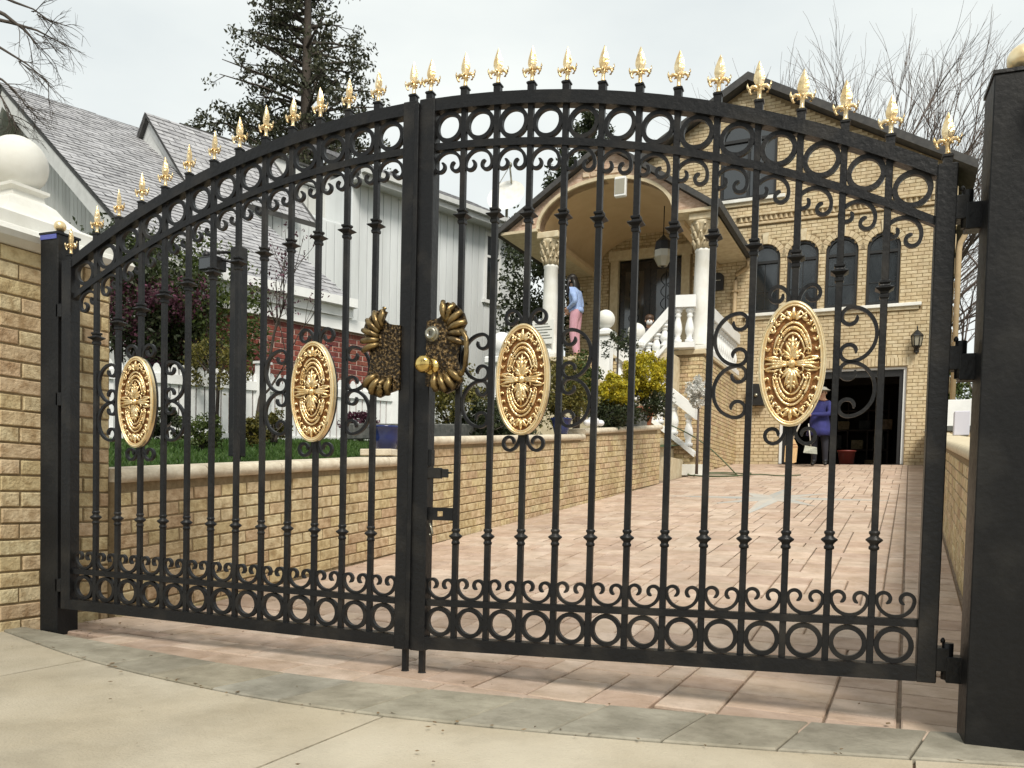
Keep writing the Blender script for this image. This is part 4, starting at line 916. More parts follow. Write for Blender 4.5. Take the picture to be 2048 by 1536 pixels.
# baluster shared by all railings
bal = MB(); bal.lathe([(.070,0),(.070,.06),(.044,.07),(.052,.10),(.040,.12),(.064,.18),(.074,.25),(.062,.33),(.042,.42),(.037,.46),(.056,.49),(.040,.51),(.050,.54),(.070,.56),(.070,.62)], n=12); BAL = bal.mesh('baluster', M['white'])
def rail_run(root, p0, p1, n_, hgt=.62, w_=.25):
    p0, p1 = Vector(p0), Vector(p1); d_ = (p1-p0); hv = Vector((d_.x, d_.y, 0)).normalized(); sd_ = Vector((-hv.y, hv.x, 0))*w_/2
    for z0, th in ((hgt,.23), (-.10,.10)):
        q = MB(); a, b_ = p0+EZ*z0, p1+EZ*z0; q.prism([a-sd_, a+sd_, a+sd_+EZ*th, a-sd_+EZ*th], b_-a); part('handrail' if z0 > 0 else 'base_rail', q, M['white'], root)
    for k in range(n_):
        p = p0+d_*((k+.5)/n_); inst('baluster', BAL, root, Matrix.Translation(p) @ Matrix.Scale(hgt/.62, 4, (0,0,1)) @ Matrix.Scale(1.2, 4, (1,0,0)) @ Matrix.Scale(1.2, 4, (0,1,0)))
rail_run(house, (-2.05,13.8,3.73), (-2.05,16.8,3.73), 14)
# ---- staircase
stair = thing('staircase', 'white balustraded stone staircase winding down from the porch to the driveway', 'staircase', (-2.8,12.3,1.3))
st = MB(); nU = 4
for k in range(nU): st.box(-2.42-.22*(k+1),-2.42-.22*k,12.55,13.24,1.0,3.655-.165*(k+1))
st.box(-4.6,-3.60,11.3,13.24,1.0,2.95); st.box(-3.599,-3.30,12.55,13.24,1.0,2.95)
part('steps', st, M['cream'], stair)
lo = MB()
for k in range(8): lo.box(-3.598+.19*k,-3.598+.19*(k+1)-.001,11.3,12.38,.9,2.95-.2*(k+1)+.10)
part('lower_steps', lo, M['cream'], stair)
sw = MB(); sw.prism([(-3.29,12.40,1.0),(-1.80,12.40,1.0),(-1.80,12.40,1.46),(-3.29,12.40,2.64)], (0,.14,0)); part('side_wall', sw, M['mortar'], stair)
brickwork(stair, (-3.29,12.40,0), (1,0,0), (0,-1,0), 1.54, lambda s: 1.2, lambda s: 2.60-.79*s, course=.078, bl=.22, joint=.012, mt='brick', seed=51, nmax=60)
cu = MB(); cu.cbox(-2.55,-1.66,12.28,12.50,1.15,1.36,.01); part('curb', cu, M['white_stone'], stair)
rail_run(stair, (-2.12,13.16,3.76), (-2.56,13.08,3.76), 2, .68)
rail_run(stair, (-2.50,12.62,3.70), (-3.10,12.55,3.02), 4, .42)
rail_run(stair, (-3.55,12.46,2.92), (-1.88,12.46,1.60), 6, .60)
def newel(x, y, z0, z1, rb):
    q = MB(); q.cbox(x-.13,x+.13,y-.13,y+.13,z0,z1-.1,.01); q.cbox(x-.18,x+.18,y-.18,y+.18,z1-.1,z1,.02); q.lathe([(.12,z1),(.09,z1+.05)], (x,y,0), 14); no = part('newel', q, M['white'], stair)
    q = MB(); q.ball((x,y,z1+.04+rb), rb, 18); part('ball', q, M['white_stone'], no)
newel(-3.56,12.0,2.6,3.86,.18); newel(-3.10,12.5,2.6,3.70,.17)
ln = at(1004,690,12.4); 
q = MB(); q.cbox(ln.x-.14,ln.x+.14,ln.y-.14,ln.y+.14,1.6,ln.z-.30,.01); q.cbox(ln.x-.2,ln.x+.2,ln.y-.2,ln.y+.2,ln.z-.30,ln.z-.19,.02); q.ball((ln.x,ln.y,ln.z), .19, 18)
solo('garden_post', q, M['white'], 'white square garden post with a ball on top, left of the porch', 'post', base=(ln.x,ln.y,1.6))

# ---- things fixed to the house
def lantern(name_l, x, y, z):
    t = thing('wall_lantern', name_l, 'lantern', (x,y,z))
    q = MB(); q.lathe([(.012,.36),(.014,.42),(.004,.46)], (x,y,z), 8); q.lathe([(.13,.22),(.12,.25),(.05,.33),(.015,.36)], (x,y,z), 6, smooth=False); q.lathe([(.085,.0),(.09,.02),(.03,-.06),(.022,-.10),(.03,-.12),(.004,-.17)], (x,y,z), 6, smooth=False)
    for k in range(6):
        a = 2*PI*k/6; q.tube([(x+.085*math.cos(a),y+.085*math.sin(a),z+.01),(x+.115*math.cos(a),y+.115*math.sin(a),z+.23)], .010, n=4)
    q.tube([(x,y,z-.10),(x,y+.10,z-.14),(x,FY-.01,z-.02)], .014, n=5); q.box(x-.05,x+.05,FY-.03,FY-.008,z-.10,z+.08); part('frame', q, M['iron'], t)
    q = MB(); q.lathe([(.072,.01),(.10,.22)], (x,y,z), 6, smooth=False); part('glass', q, M['lampglass'], t)
lantern('black six sided wall lantern on the brick to the right of the garage opening', 1.79, FY-.17, 4.10)
t = thing('hanging_lantern', 'dark lantern hanging from the vault of the porch', 'lantern', (-3.1,14.2,5.8))
q = MB(); q.tube([(-3.1,14.2,6.85),(-3.1,14.2,6.25)], .012, n=5); q.lathe([(.02,6.25),(.06,6.2),(.17,6.1),(.19,5.95),(.15,5.75),(.06,5.62),(.01,5.56)], (-3.1,14.2,0), 8, smooth=False); part('shade', q, M['iron'], t)
q = MB(); q.lathe([(.10,5.60),(.195,5.78),(.195,5.92)], (-3.1,14.2,0), 8, smooth=False); part('glass', q, M['lampglass'], t)
t = thing('mailbox', 'black arched mailbox with a small round knob on the brick left of the garage', 'mailbox', (-1.52,FY-.1,2.5))
q = MB(); pts = [(-1.74,FY-.20,2.96),(-1.36,FY-.20,2.96),(-1.36,FY-.20,3.30)]+[(-1.55+.19*math.cos(PI*k/10),FY-.20,3.30+.13*math.sin(PI*k/10)) for k in range(1,10)]+[(-1.74,FY-.20,3.30)]; q.prism(pts, (0,.19,0)); q.box(-1.76,-1.34,FY-.215,FY-.012,2.93,2.958); part('box', q, M['black_frame'], t)
q = MB(); q.ball((-1.52,FY-.215,3.16), .045, 12); part('knob', q, M['steel'], t)
t = thing('wall_mailbox', 'small black round topped letter box on the wall left of the tan downspout', 'mailbox', (-2.5,FY-.1,5.7))
q = MB(); pts = [(-2.66,FY-.11,5.68),(-2.38,FY-.11,5.68),(-2.38,FY-.11,5.98)]+[(-2.52+.14*math.cos(PI*k/8),FY-.11,5.98+.11*math.sin(PI*k/8)) for k in range(1,8)]+[(-2.66,FY-.11,5.98)]; q.prism(pts, (0,.10,0)); part('box', q, M['black_frame'], t)
q = MB(); q.box(-2.60,-2.44,FY-.116,FY-.111,5.90,5.915); part('slot', q, M['steel'], t)
fp = at(1215,345,15.95)
t = thing('floodlight', 'pale box floodlight on the stone gable just above the porch arch', 'light', (fp.x,PYF-.1,fp.z))
q = MB(); q.cbox(fp.x-.12,fp.x+.12,PYF-.16,PYF-.05,fp.z-.2,fp.z+.2,.015); part('housing', q, M['white'], t)
q = MB(); q.box(fp.x-.10,fp.x+.10,PYF-.166,PYF-.161,fp.z-.15,fp.z+.15); part('lens', q, M['lampglass'], t)
q = MB(); q.tube([(fp.x,PYF-.06,fp.z),(fp.x,PYF+.03,fp.z)], .03); part('bracket', q, M['steel'], t)
pp = (-5.36,13.52)
t = thing('notice', 'white paper notice with grey lines of writing at the left porch column', 'notice', (-5.6,13.25,4.2))
q = MB(); q.box(-5.66,-5.16,13.285,13.29,3.95,4.45); part('sheet', q, M['paper'], t)
q = MB()
for k in range(6): q.box(-5.60,-5.60+.30+.10*((k*7)%3)/2,13.280,13.284,4.36-.06*k,4.36-.06*k+.018)
part('writing', q, M['ink'], t)
# downspout on the right corner of the house
q = MB(); q.tube([(2.75,FY-.15,6.75),(2.70,FY-.12,6.55),(2.54,FY-.08,6.25),(2.52,FY-.07,6.1),(2.52,FY-.07,1.7)], .06, n=6); part('corner_downspout', q, M['downspout'], house)
# ================================================================== THE NEIGHBOUR'S GREY AND WHITE HOUSE (own orientation)
TH = math.radians(23.3); KN = 1.263
A0 = CAM+ray(40,180)*12*KN                                      # apex of the front gable
NXv = Vector((math.cos(TH), -math.sin(TH), 0)); NYv = Vector((math.sin(TH), math.cos(TH), 0))
nb = bpy.data.objects.new('neighbour_house', None); COL.objects.link(nb)
nb.location = (A0.x, A0.y, 0); nb.rotation_euler = (0,0,-TH); BASE[nb.name] = Vector((0,0,0))
nb['label'] = 'grey and white board clad neighbouring house with steep shingled roofs, left of the driveway'; nb['category'] = 'house'
def toN(p): d = Vector(p)-A0; return Vector((d.dot(NXv), d.dot(NYv), p.z))
def atN(x, y, d): return toN(CAM+ray(x,y)*d)
ZA = A0.z; SLP = .64; EV = 6.75; DEP = 2.68
zr = lambda x: ZA-SLP*abs(x)
w = MB(); w.prism([(-EV+.25,.12,.4),(EV-.25,.12,.4),(EV-.25,.12,zr(EV-.25)-.1),(0,.12,ZA-.12),(-EV+.25,.12,zr(EV-.25)-.1)], (0,DEP-.2,0)); part('wall', w, M['siding_grey'], nb)
# boards of the gable, one by one
x = -EV+.3; k = 0
while x < EV-.4:
    zt = min(zr(x), zr(x+.19))-.16
    b = MB(); b.cbox(x,x+.178,.085,.125,1.0,zt,.006); part('board', b, M['siding_grey'], nb); x += .19
def shingle_plane(root, p0, u, v, ul, vl, course=.17, tab=.30, mt='shingle', seed=1, th=.018, clip=None):
    # p0 eave start, u along the eave, v up the slope; overlapping tabs as real geometry
    rg = random.Random(seed); u = Vector(u).normalized(); v = Vector(v).normalized(); n = u.cross(v).normalized(); n = n if n.z > 0 else -n; p0 = Vector(p0); mb = MB(); r_ = 0; s = 0
    while s < vl:
        x = -(tab/2 if r_ % 2 else 0)
        while x < ul:
            a, b_ = max(0,x), min(ul, x+tab-.012)
            if b_-a > .02 and (clip is None or clip((a+b_)/2, s)):
                e = min(course*1.25, vl-s); t_ = th*rg.uniform(.7,1.4)
                q = [p0+u*a+v*s+n*t_, p0+u*b_+v*s+n*t_, p0+u*b_+v*(s+e)+n*.003, p0+u*a+v*(s+e)+n*.003]; lo_ = [p0+u*a+v*s, p0+u*b_+v*s]
                mb.add(q+lo_, [(0,1,2,3),(4,5,1,0)])
            x += tab
        s += course; r_ += 1
    part('shingle_courses', mb, M[mt], root, kind='stuff')
def roof_slab(root, pts, off, mt='roof_dark', name='roof'):
    q = MB(); q.prism(pts, off); return part(name, q, M[mt], root)
vsl = Vector((-1,0,SLP)).normalized(); RL = EV/math.cos(math.atan(SLP))
roof_slab(nb, [(0,-.30,ZA+.0),(EV,-.30,zr(EV)),(EV,DEP,zr(EV)),(0,DEP,ZA)], (0,0,-.10))
roof_slab(nb, [(0,-.30,ZA+.0),(-EV,-.30,zr(EV)),(-EV,DEP,zr(EV)),(0,DEP,ZA)], (0,0,-.10))
shingle_plane(nb, (EV,-.33,zr(EV)+.003), (0,1,0), vsl, DEP+.36, RL, seed=2)
shingle_plane(nb, (-EV,-.33,zr(EV)+.003), (0,1,0), Vector((1,0,SLP)), DEP+.36, RL, seed=3)
for sx in (1,-1):
    q = MB(); q.prism([(0,-.29,ZA-.101),(sx*EV,-.29,zr(EV)-.101),(sx*EV,-.29,zr(EV)-.36),(0,-.29,ZA-.40)], (0,.05,0)); part('rake_board', q, M['trim_grey'], nb)
    q = MB(); q.prism([(0,-.24,ZA-.13),(sx*EV,-.24,zr(EV)-.13),(sx*EV,.085,zr(EV)-.13),(0,.085,ZA-.13)], (0,0,-.02)); part('rake_soffit', q, M['trim_grey'], nb)
vt = MB(); vx = .05; vt.box(vx-.42,vx+.42,.03,.084,ZA-1.75,ZA-.85); vo = part('attic_vent', vt, M['trim_grey'], nb)
for k in range(9):
    z = ZA-1.68+.09*k; q = MB(); q.prism([(vx-.36,-.035,z),(vx-.36,.03,z+.05),(vx-.36,.03,z+.065),(vx-.36,-.035,z+.015)], (.72,0,0)); part('louvre', q, M['white'], vo)
# eave on the driveway side with white fascia and the red brick wall below
q = MB(); q.box(EV-.03,EV+.03,-.30,DEP+.05,zr(EV)-.28,zr(EV)-.02); part('fascia', q, M['white'], nb)
q = MB(); q.box(EV+.03,EV+.15,-.25,DEP+.05,zr(EV)-.14,zr(EV)-.01); part('gutter', q, M['white'], nb)
q = MB(); q.box(EV-.60,EV-.10,-.25,DEP+.9,.4,zr(EV)-.475); part('brick_wall_core', q, M['mortar_pale'], nb)
q = MB(); q.box(EV-.20,EV-.02,-.25,DEP+.55,zr(EV)-.47,zr(EV)-.285); part('frieze_board', q, M['white'], nb)
rg = random.Random(77); red = MB(); z = 1.2; r_ = 0; cnt = 0
while z < zr(EV)-.54:
    y = -.25-(.11 if r_ % 2 else 0)
    while y < DEP+.9:
        a, b_ = max(-.25,y), min(DEP+.9,y+.205)
        if b_-a > .03:
            if cnt < 300 and z > 1.75: 
                mb, me = brick_mesh(round((b_-a)/.02)*.02, .065, .02, 'brick_red'); cnt += 1
                inst('brick', me, nb, Matrix.Translation((EV-.092,(a+b_)/2,z+.033)) @ Matrix(((0,-1,0,0),(1,0,0,0),(0,0,1,0),(0,0,0,1))))
            else: red.box(EV-.10,EV-.092,a,b_,z,z+.065)
        y += .217
    z += .077; r_ += 1
part('brick_courses', red, M['brick_red'], nb, kind='stuff')
# second gable behind
g2a, g2l, g2r = Vector((1.22,1.87,7.76)), Vector((-.55,1.87,6.2)), Vector((3.16,1.87,5.90))
q = MB(); q.prism([g2l+Vector((0,0,-.25)), g2r+Vector((0,0,-.25)), g2a+Vector((0,0,-.35))], (.0,.5,0)); part('wall', q, M['trim_grey'], nb)
q = MB(); q.prism([g2l,g2a,g2a-EZ*.36,g2l-EZ*.36], (0,.06,0)); part('rake_board', q, M['trim_grey'], nb)
q = MB(); q.prism([g2r,g2a,g2a-EZ*.36,g2r-EZ*.36], (0,.06,0)); part('rake_board', q, M['trim_grey'], nb)
fv = NYv; back = Vector((.0,2.5,0))
for e, sd_ in ((g2r,10), (g2l,9)):
    roof_slab(nb, [g2a+Vector((0,-.08,.0)), e+Vector((0,-.08,.0)), e+back, g2a+back], (0,0,-.08))
    vv = (g2a-e); ud = back.normalized(); shingle_plane(nb, e+Vector((0,-.1,.004)), ud, vv-ud*vv.dot(ud), 2.5, vv.length, seed=sd_, clip=None)
# flat topped dormer block
f0, f1 = atN(376,262,18.6), atN(690,308,21.0); dv = (f1-f0); dv.z = 0; dvn = dv.normalized(); bk_ = Vector((-dvn.y, dvn.x, 0))
f1.z = f0.z-.16
q = MB(); q.prism([f0-EZ*.40, f1-EZ*.40, f1-EZ*3.6, f0-EZ*3.6], bk_*3); part('dormer_wall', q, M['siding_grey'], nb)
q = MB(); e_ = dvn*.15; q.prism([f0-e_-bk_*.12, f1+e_-bk_*.12, f1+e_-bk_*.12-EZ*.36, f0-e_-bk_*.12-EZ*.36], bk_*3.3); part('dormer_fascia', q, M['trim_grey'], nb)
q = MB(); q.prism([f0-e_*1.6-bk_*.2+EZ*.05, f1+e_*1.6-bk_*.2+EZ*.05, f1+e_*1.6-bk_*.2+EZ*.002, f0-e_*1.6-bk_*.2+EZ*.002], bk_*3.5); part('dormer_roof', q, M['roof_dark'], nb)
Ld = dv.length; k = 0
while k*.24 < Ld-.24:
    q = MB(); p = f0+dvn*(k*.24+.02); z0 = f0.z-.16*(k*.24)/Ld
    a = Vector((p.x,p.y,z0-.41))-bk_*.03; b_ = a+dvn*.215; q.prism([a,b_,b_-EZ*3.0,a-EZ*3.0], bk_*.028); part('board', q, M['siding_grey'], nb); k += 1
# long white wing running back beside the driveway
WNX = .43; W0, W1, WT = 4.9, 13.0, 8.42
q = MB(); q.box(WNX-5,WNX-.03,7.0,W1,.4,WT); q.box(WNX-5,WNX-.032,W0-1.5,7.0,.4,7.1); part('wall', q, M['siding'], nb)
y = W0-1.4; 
while y < W1-.1:
    zt = WT-.02 if y > 6.95 else 7.05
    q = MB(); q.cbox(WNX-.032,WNX,y,y+.215,1.0,zt,.006); part('board', q, M['siding'], nb); y += .232
q = MB(); q.box(WNX-.02,WNX+.10,W1-.12,W1+.02,1.0,WT); part('corner_board', q, M['white'], nb)
vv = Vector((-1,0,.52)).normalized()
q = MB(); p = Vector((WNX+.45,6.9,WT-.12)); roof_slab(nb, [p, p+Vector((0,W1-6.6,0)), p+Vector((0,W1-6.6,0))+vv*3.4, p+vv*3.4], (0,0,-.12))
shingle_plane(nb, p+EZ*.004, (0,1,0), vv, W1-6.6, 3.4, seed=15)
q = MB(); q.box(WNX+.40,WNX+.47,6.9,W1+.3,WT-.34,WT-.10); part('fascia', q, M['trim_grey'], nb)
q = MB(); q.box(WNX-.05,WNX+.44,6.9,W1+.28,WT-.30,WT-.26); part('soffit', q, M['trim_grey'], nb)
q = MB(); q.box(WNX+.47,WNX+.58,6.9,W1+.3,WT-.20,WT-.08); part('gutter', q, M['trim_grey'], nb)
# small shed roof in the corner
q = MB(); p = Vector((WNX+.25,W0-1.6,7.0)); v2 = Vector((-1,0,.75)).normalized(); roof_slab(nb, [p, p+Vector((0,2.1,0)), p+Vector((0,2.1,0))+v2*1.5, p+v2*1.5], (0,0,-.08)); shingle_plane(nb, p+EZ*.004, (0,1,0), v2, 2.1, 1.5, seed=16)
# window in the white wing
wy0, wy1 = 11.35, 11.95; wz0, wz1 = 6.15, 8.0
w_ = MB(); w_.box(WNX+.0,WNX+.05,wy0,wy0+.08,wz0,wz1); w_.box(WNX,WNX+.05,wy1-.08,wy1,wz0,wz1); w_.box(WNX,WNX+.05,wy0+.08,wy1-.08,wz1-.09,wz1); w_.box(WNX,WNX+.08,wy0-.05,wy1+.05,wz0-.09,wz0); w_.box(WNX,WNX+.045,wy0+.08,wy1-.08,(wz0+wz1)/2+.25,(wz0+wz1)/2+.31); wo = part('window', w_, M['white'], nb)
q = MB(); q.box(WNX+.002,WNX+.02,wy0+.08,wy1-.08,wz0,wz1-.09); part('pane', q, M['glass'], wo)
# satellite dish on a mast behind the wing
sp_ = atN(1012,398,25.5); SD = CAM+ray(1014,396)*25.5
t = thing('satellite_dish', 'pale satellite dish seen edge on above the white wing, left of the porch roof', 'satellite dish', (SD.x,SD.y,SD.z-1.2), frame='G')
q = MB(); pr_f = [(.02,-.02),(.25,.015),(.45,.06),(.60,.12)]; 
rot = Matrix.Translation(SD) @ Matrix.Rotation(-yaw, 4, 'Z') @ Matrix.Rotation(math.radians(62), 4, 'X') @ Matrix.Rotation(math.radians(20), 4, 'Y')
dd = MB(); dd.lathe(pr_f, (0,0,0), 24); q.add([rot@Vector(v) for v in dd.v], dd.f[:-2], True); part('dish', q, M['white_stone'], t)
q = MB(); q.tube([rot@Vector((0,.5,.1)), rot@Vector((0,.75,.55))], .03, n=5); q.tube([rot@Vector((-.45,.3,.08)), rot@Vector((0,.75,.55))], .015, n=4); q.ball(rot@Vector((0,.75,.58)), .09, 8); part('feed_arm', q, M['steel'], t)
q = MB(); q.tube([SD-EZ*2.2, SD-EZ*.1], .045, n=6); part('mast', q, M['steel'], t)

# ================================================================== FENCE, TREES, PLANTS
f0_, f1_ = at(198,715,9.1), at(812,772,12.2)
fence = thing('picket_fence', 'white wooden picket fence along the far edge of the lawn', 'fence', (f0_.x, f0_.y, 1.2))
dF = Vector((f1_.x-f0_.x, f1_.y-f0_.y, 0)); LF = dF.length; dn = dF.normalized(); sdn = Vector((dn.y,-dn.x,0))
if sdn.x < 0: sdn = -sdn
zt = lambda s: f0_.z+(f1_.z-f0_.z)*s/LF; zbm = lambda s: lawn_z((f0_+dn*s).x, (f0_+dn*s).y)-.03
n_ = int(LF/.105)
for k in range(-6, n_):
    s = k*.105; p = Vector((f0_.x,f0_.y,0))+dn*s; z1 = zt(s); z0 = zbm(s); a = p-dn*.043; b_ = p+dn*.043
    q = MB(); q.prism([a+EZ*z0, b_+EZ*z0, b_+EZ*(z1-.06), p+dn*.02+EZ*(z1-.012), p+EZ*z1, p-dn*.02+EZ*(z1-.012), a+EZ*(z1-.06)], sdn*.02); part('picket', q, M['white'], fence)
for z_ in (.14,.80):
    q = MB(); p0 = Vector((f0_.x,f0_.y,0))-dn*.65+sdn*.021; p1 = p0+dn*(LF+.6)
    q.prism([p0+EZ*(zt(0)-z_-.11), p1+EZ*(zt(LF)-z_-.11), p1+EZ*(zt(LF)-z_), p0+EZ*(zt(0)-z_)], sdn*.03); part('fence_rail', q, M['white'], fence)
for s in (1.95, 4.1):
    p = Vector((f0_.x,f0_.y,0))+dn*s+sdn*.055; z1 = zt(s)+.10; q = MB(); q.box(p.x-.065,p.x+.065,p.y-.065,p.y+.065,zbm(s),z1); q.box(p.x-.085,p.x+.085,p.y-.085,p.y+.085,z1,z1+.03); part('fence_post', q, M['white'], fence)

def leaves(name, pts, size, mt, parent=None, kind=None, jitter=.5, up=.2, aspect=.5):
    """leaf-sized faces at the given points"""
    P = np.array(pts, dtype=float); n = len(P)
    d = np.random.normal(size=(n,3)); d[:,2] += up; d /= np.linalg.norm(d, axis=1)[:,None]
    e = np.random.normal(size=(n,3)); e -= (e*d).sum(1)[:,None]*d; e /= np.linalg.norm(e, axis=1)[:,None]
    s = size*(1-jitter/2+jitter*np.random.rand(n))[:,None]
    f = np.cross(d, e)
    V = np.stack([P-d*s*.5, P+e*s*aspect*.5+f*s*.1, P+d*s*.5, P-e*s*aspect*.5+f*s*.1], 1).reshape(-1,3)
    me = bpy.data.meshes.new(name); me.vertices.add(4*n); me.vertices.foreach_set('co', V.ravel())
    me.loops.add(4*n); me.loops.foreach_set('vertex_index', np.arange(4*n)); me.polygons.add(n)
    me.polygons.foreach_set('loop_start', np.arange(0,4*n,4)); me.polygons.foreach_set('loop_total', np.full(n,4)); me.update(); me.validate()
    me.materials.append(M[mt]); o = bpy.data.objects.new(name, me); COL.objects.link(o)
    if parent: o.parent = parent; o.location = -BASE.get(parent.name, Vector((0,0,0)))
    if kind: o['kind'] = kind
    BASE[o.name] = Vector((0,0,0)); return o
def clump(c, r, n, sc=(1,1,1), shell=.5):
    d = np.random.normal(size=(n,3)); d /= np.linalg.norm(d, axis=1)[:,None]
    rr = r*(shell+(1-shell)*np.random.rand(n))**.7
    return np.array(c)[None,:]+d*rr[:,None]*np.array(sc)[None,:]
def crown(c, rad, nclump, nleaf, cr=.28, sc=(1,1,1)):
    out = []
    for k in range(nclump):
        d = np.random.normal(size=3); d /= np.linalg.norm(d); q = rad*(.35+.65*np.random.rand()**.5)
        cc = np.array(c)+d*q*np.array(sc); out.append(clump(cc, rad*cr*(.6+.8*np.random.rand()), nleaf, shell=.2))
    return np.concatenate(out)
def branch(mb, p, d, L_, r, depth, rg, spread=.5, tips=None, n=5, droop=0, ratio=.72, kids=(2,3)):
    P = [p]; q = p.copy(); dd = d.normalized(); k_ = 4
    for i in range(k_):
        dd = (dd+Vector((rg.gauss(0,.10), rg.gauss(0,.10), rg.gauss(0,.10)-droop))).normalized(); q = q+dd*L_/k_; P.append(q.copy())
    mb.tube(P, [r*(1-.45*i/k_) for i in range(k_+1)], n=n if depth > 1 else 3)
    if depth == 0:
        if tips is not None: tips.append(P[-1])
        return
    for i in range(rg.choice(kids)):
        t = rg.uniform(.45,1); i0_ = min(k_-1, int(t*k_)); b0 = P[i0_].lerp(P[i0_+1], t*k_-i0_)
        nd = (dd+Vector((rg.gauss(0,spread), rg.gauss(0,spread), rg.gauss(.05,spread*.7)))).normalized()
        branch(mb, b0, nd, L_*ratio*rg.uniform(.75,1.15), r*.55, depth-1, rg, spread, tips, n, droop, ratio, kids)
    branch(mb, P[-1], (dd+Vector((rg.gauss(0,.15), rg.gauss(0,.15), rg.gauss(0,.1)))).normalized(), L_*ratio, r*.55, depth-1, rg, spread, tips, n, droop, ratio, kids)

# tall dark tree behind the neighbour's house
rg = random.Random(3)
tp = at(608,300,31); base = Vector((tp.x,tp.y,1.5)); tree = thing('tall_tree', 'tall dark leafy tree with open airy crown rising behind the neighbouring house', 'tree', base)
tr = MB(); zt_ = at(612,-120,31).z; P = [base, Vector((tp.x-.1,tp.y,7)), Vector((tp.x,tp.y,11)), Vector((tp.x+.1,tp.y,zt_-3)), Vector((tp.x,tp.y,zt_))]; tr.tube(P, [.40,.33,.26,.14,.05], n=8)
pts = []
for k in range(150):
    t = rg.random()**1.15; z = 9.6+(zt_-9.9)*t; a = rg.uniform(0,2*PI); L_ = (2.7*(1-t)**.5+1.0)*rg.uniform(.5,1.05); d_ = Vector((math.cos(a), math.sin(a), rg.uniform(.05,.5)))
    p0 = Vector((tp.x,tp.y,z)); p1 = p0+d_*L_*.5+EZ*.1; p2 = p0+d_*L_; tr.tube([p0,p1,p2], [.07,.045,.015], n=4)
    for q in range(6):
        s = rg.uniform(.35,1.05); c_ = p0.lerp(p2, s)+Vector((rg.gauss(0,.3), rg.gauss(0,.3), rg.gauss(0,.25))); tr.tube([p0.lerp(p2, min(1,s*.9)), c_], [.02,.006], n=3)
        pts.append(clump(c_, rg.uniform(.25,.50), 24, sc=(1,1,.75), shell=.1))
# the low spreading limb on the left
for (px, py) in ((410,232),(440,215),(470,235),(500,245),(395,255),(455,250),(525,225),(540,262),(430,255),(480,262),(560,250)):
    c_ = at(px,py,30.5); pts.append(clump(c_, .42, 60, sc=(1,1,.6), shell=.1)); pts.append(clump(c_+Vector((rg.gauss(0,.3),0,rg.gauss(0,.2))), .35, 40, shell=.1))
tr.tube([Vector((tp.x,tp.y,10.6)), at(520,262,30.5), at(440,245,30.5), at(395,250,30.5)], [.12,.08,.04,.015], n=5)
part('trunk', tr, M['bark'], tree); leaves('crown', np.concatenate(pts), .17, 'leaf_ever', tree)
# evergreen behind the porch roof
rg = random.Random(13)
for i, (px, py, d_, s_, lab) in enumerate(((1160,330,30,1.0,'dark evergreen with spiky branches rising behind the porch roof ridge'), (1105,420,29,.8,'darker low evergreen beside the porch eave, above the satellite dish'))):
    c_ = at(px,py,d_); base = Vector((c_.x,c_.y,1.6)); tree = thing('evergreen_tree', lab, 'tree', base, 'evergreens behind the house'); tr = MB(); top = c_.z+1.7*s_
    tr.tube([base, Vector((c_.x+.2,c_.y,c_.z)), Vector((c_.x+.5,c_.y,top))], [.3,.16,.03], n=6); pts = []
    for k in range(46):
        t = rg.random(); z = c_.z-2.5+(top-c_.z+2.5)*t; a = rg.uniform(0,2*PI); L_ = (1.9*(1-t)+.35)*s_*rg.uniform(.6,1.1); p0 = Vector((c_.x+.3,c_.y,z)); p1 = p0+Vector((math.cos(a),math.sin(a),rg.uniform(.3,1.0)))*L_
        tr.tube([p0,p1], [.035,.008], n=4)
        for q in range(5): pts.append(clump(p0.lerp(p1, rg.uniform(.3,1)), .26*s_, 26, shell=.1))
    part('trunk', tr, M['bark'], tree); leaves('crown', np.concatenate(pts), .16, 'leaf_dark', tree)
# bare trees
rg = random.Random(21)
def bare(label, bx, by, bz, L_, r, depth, spread, lean, n_st, mt='bark_pale', droop=0):
    t = thing('bare_tree', label, 'tree', (bx,by,bz), None)
    for k in range(n_st):
        tr = MB(); a = 2*PI*k/n_st+rg.uniform(-.3,.3); d_ = Vector((lean*math.cos(a)*rg.uniform(.4,1.2), lean*math.sin(a)*rg.uniform(.4,1.2), 1)); branch(tr, Vector((bx+.15*math.cos(a),by+.15*math.sin(a),bz)), d_, L_, r, depth, rg, spread, None, 5, droop); part('trunk' if k == 0 else 'stem', tr, M[mt], t)
    return t
c_ = at(1700,330,34); bare('leafless tree with many fine upright twigs behind the right side of the house', c_.x, c_.y, 1.6, 6.0, .15, 5, .20, .34, 10)
c_ = at(1955,560,30); bare('thin leafless tree beyond the right corner of the house, in the gap beside the post', c_.x, c_.y, 2.0, 4.5, .12, 4, .3, .2, 2)
for (bx_, by_, ht) in ((-6,-17,12.4), (0,-19,13.4), (6,-17.5,12.6)):
    t = bare('leafless street tree on the far side of the road, mirrored in the panes', bx_, by_, -.05, ht*.55, .28, 5, .26, .22, 3, 'bark'); t['group'] = 'street trees across the road'
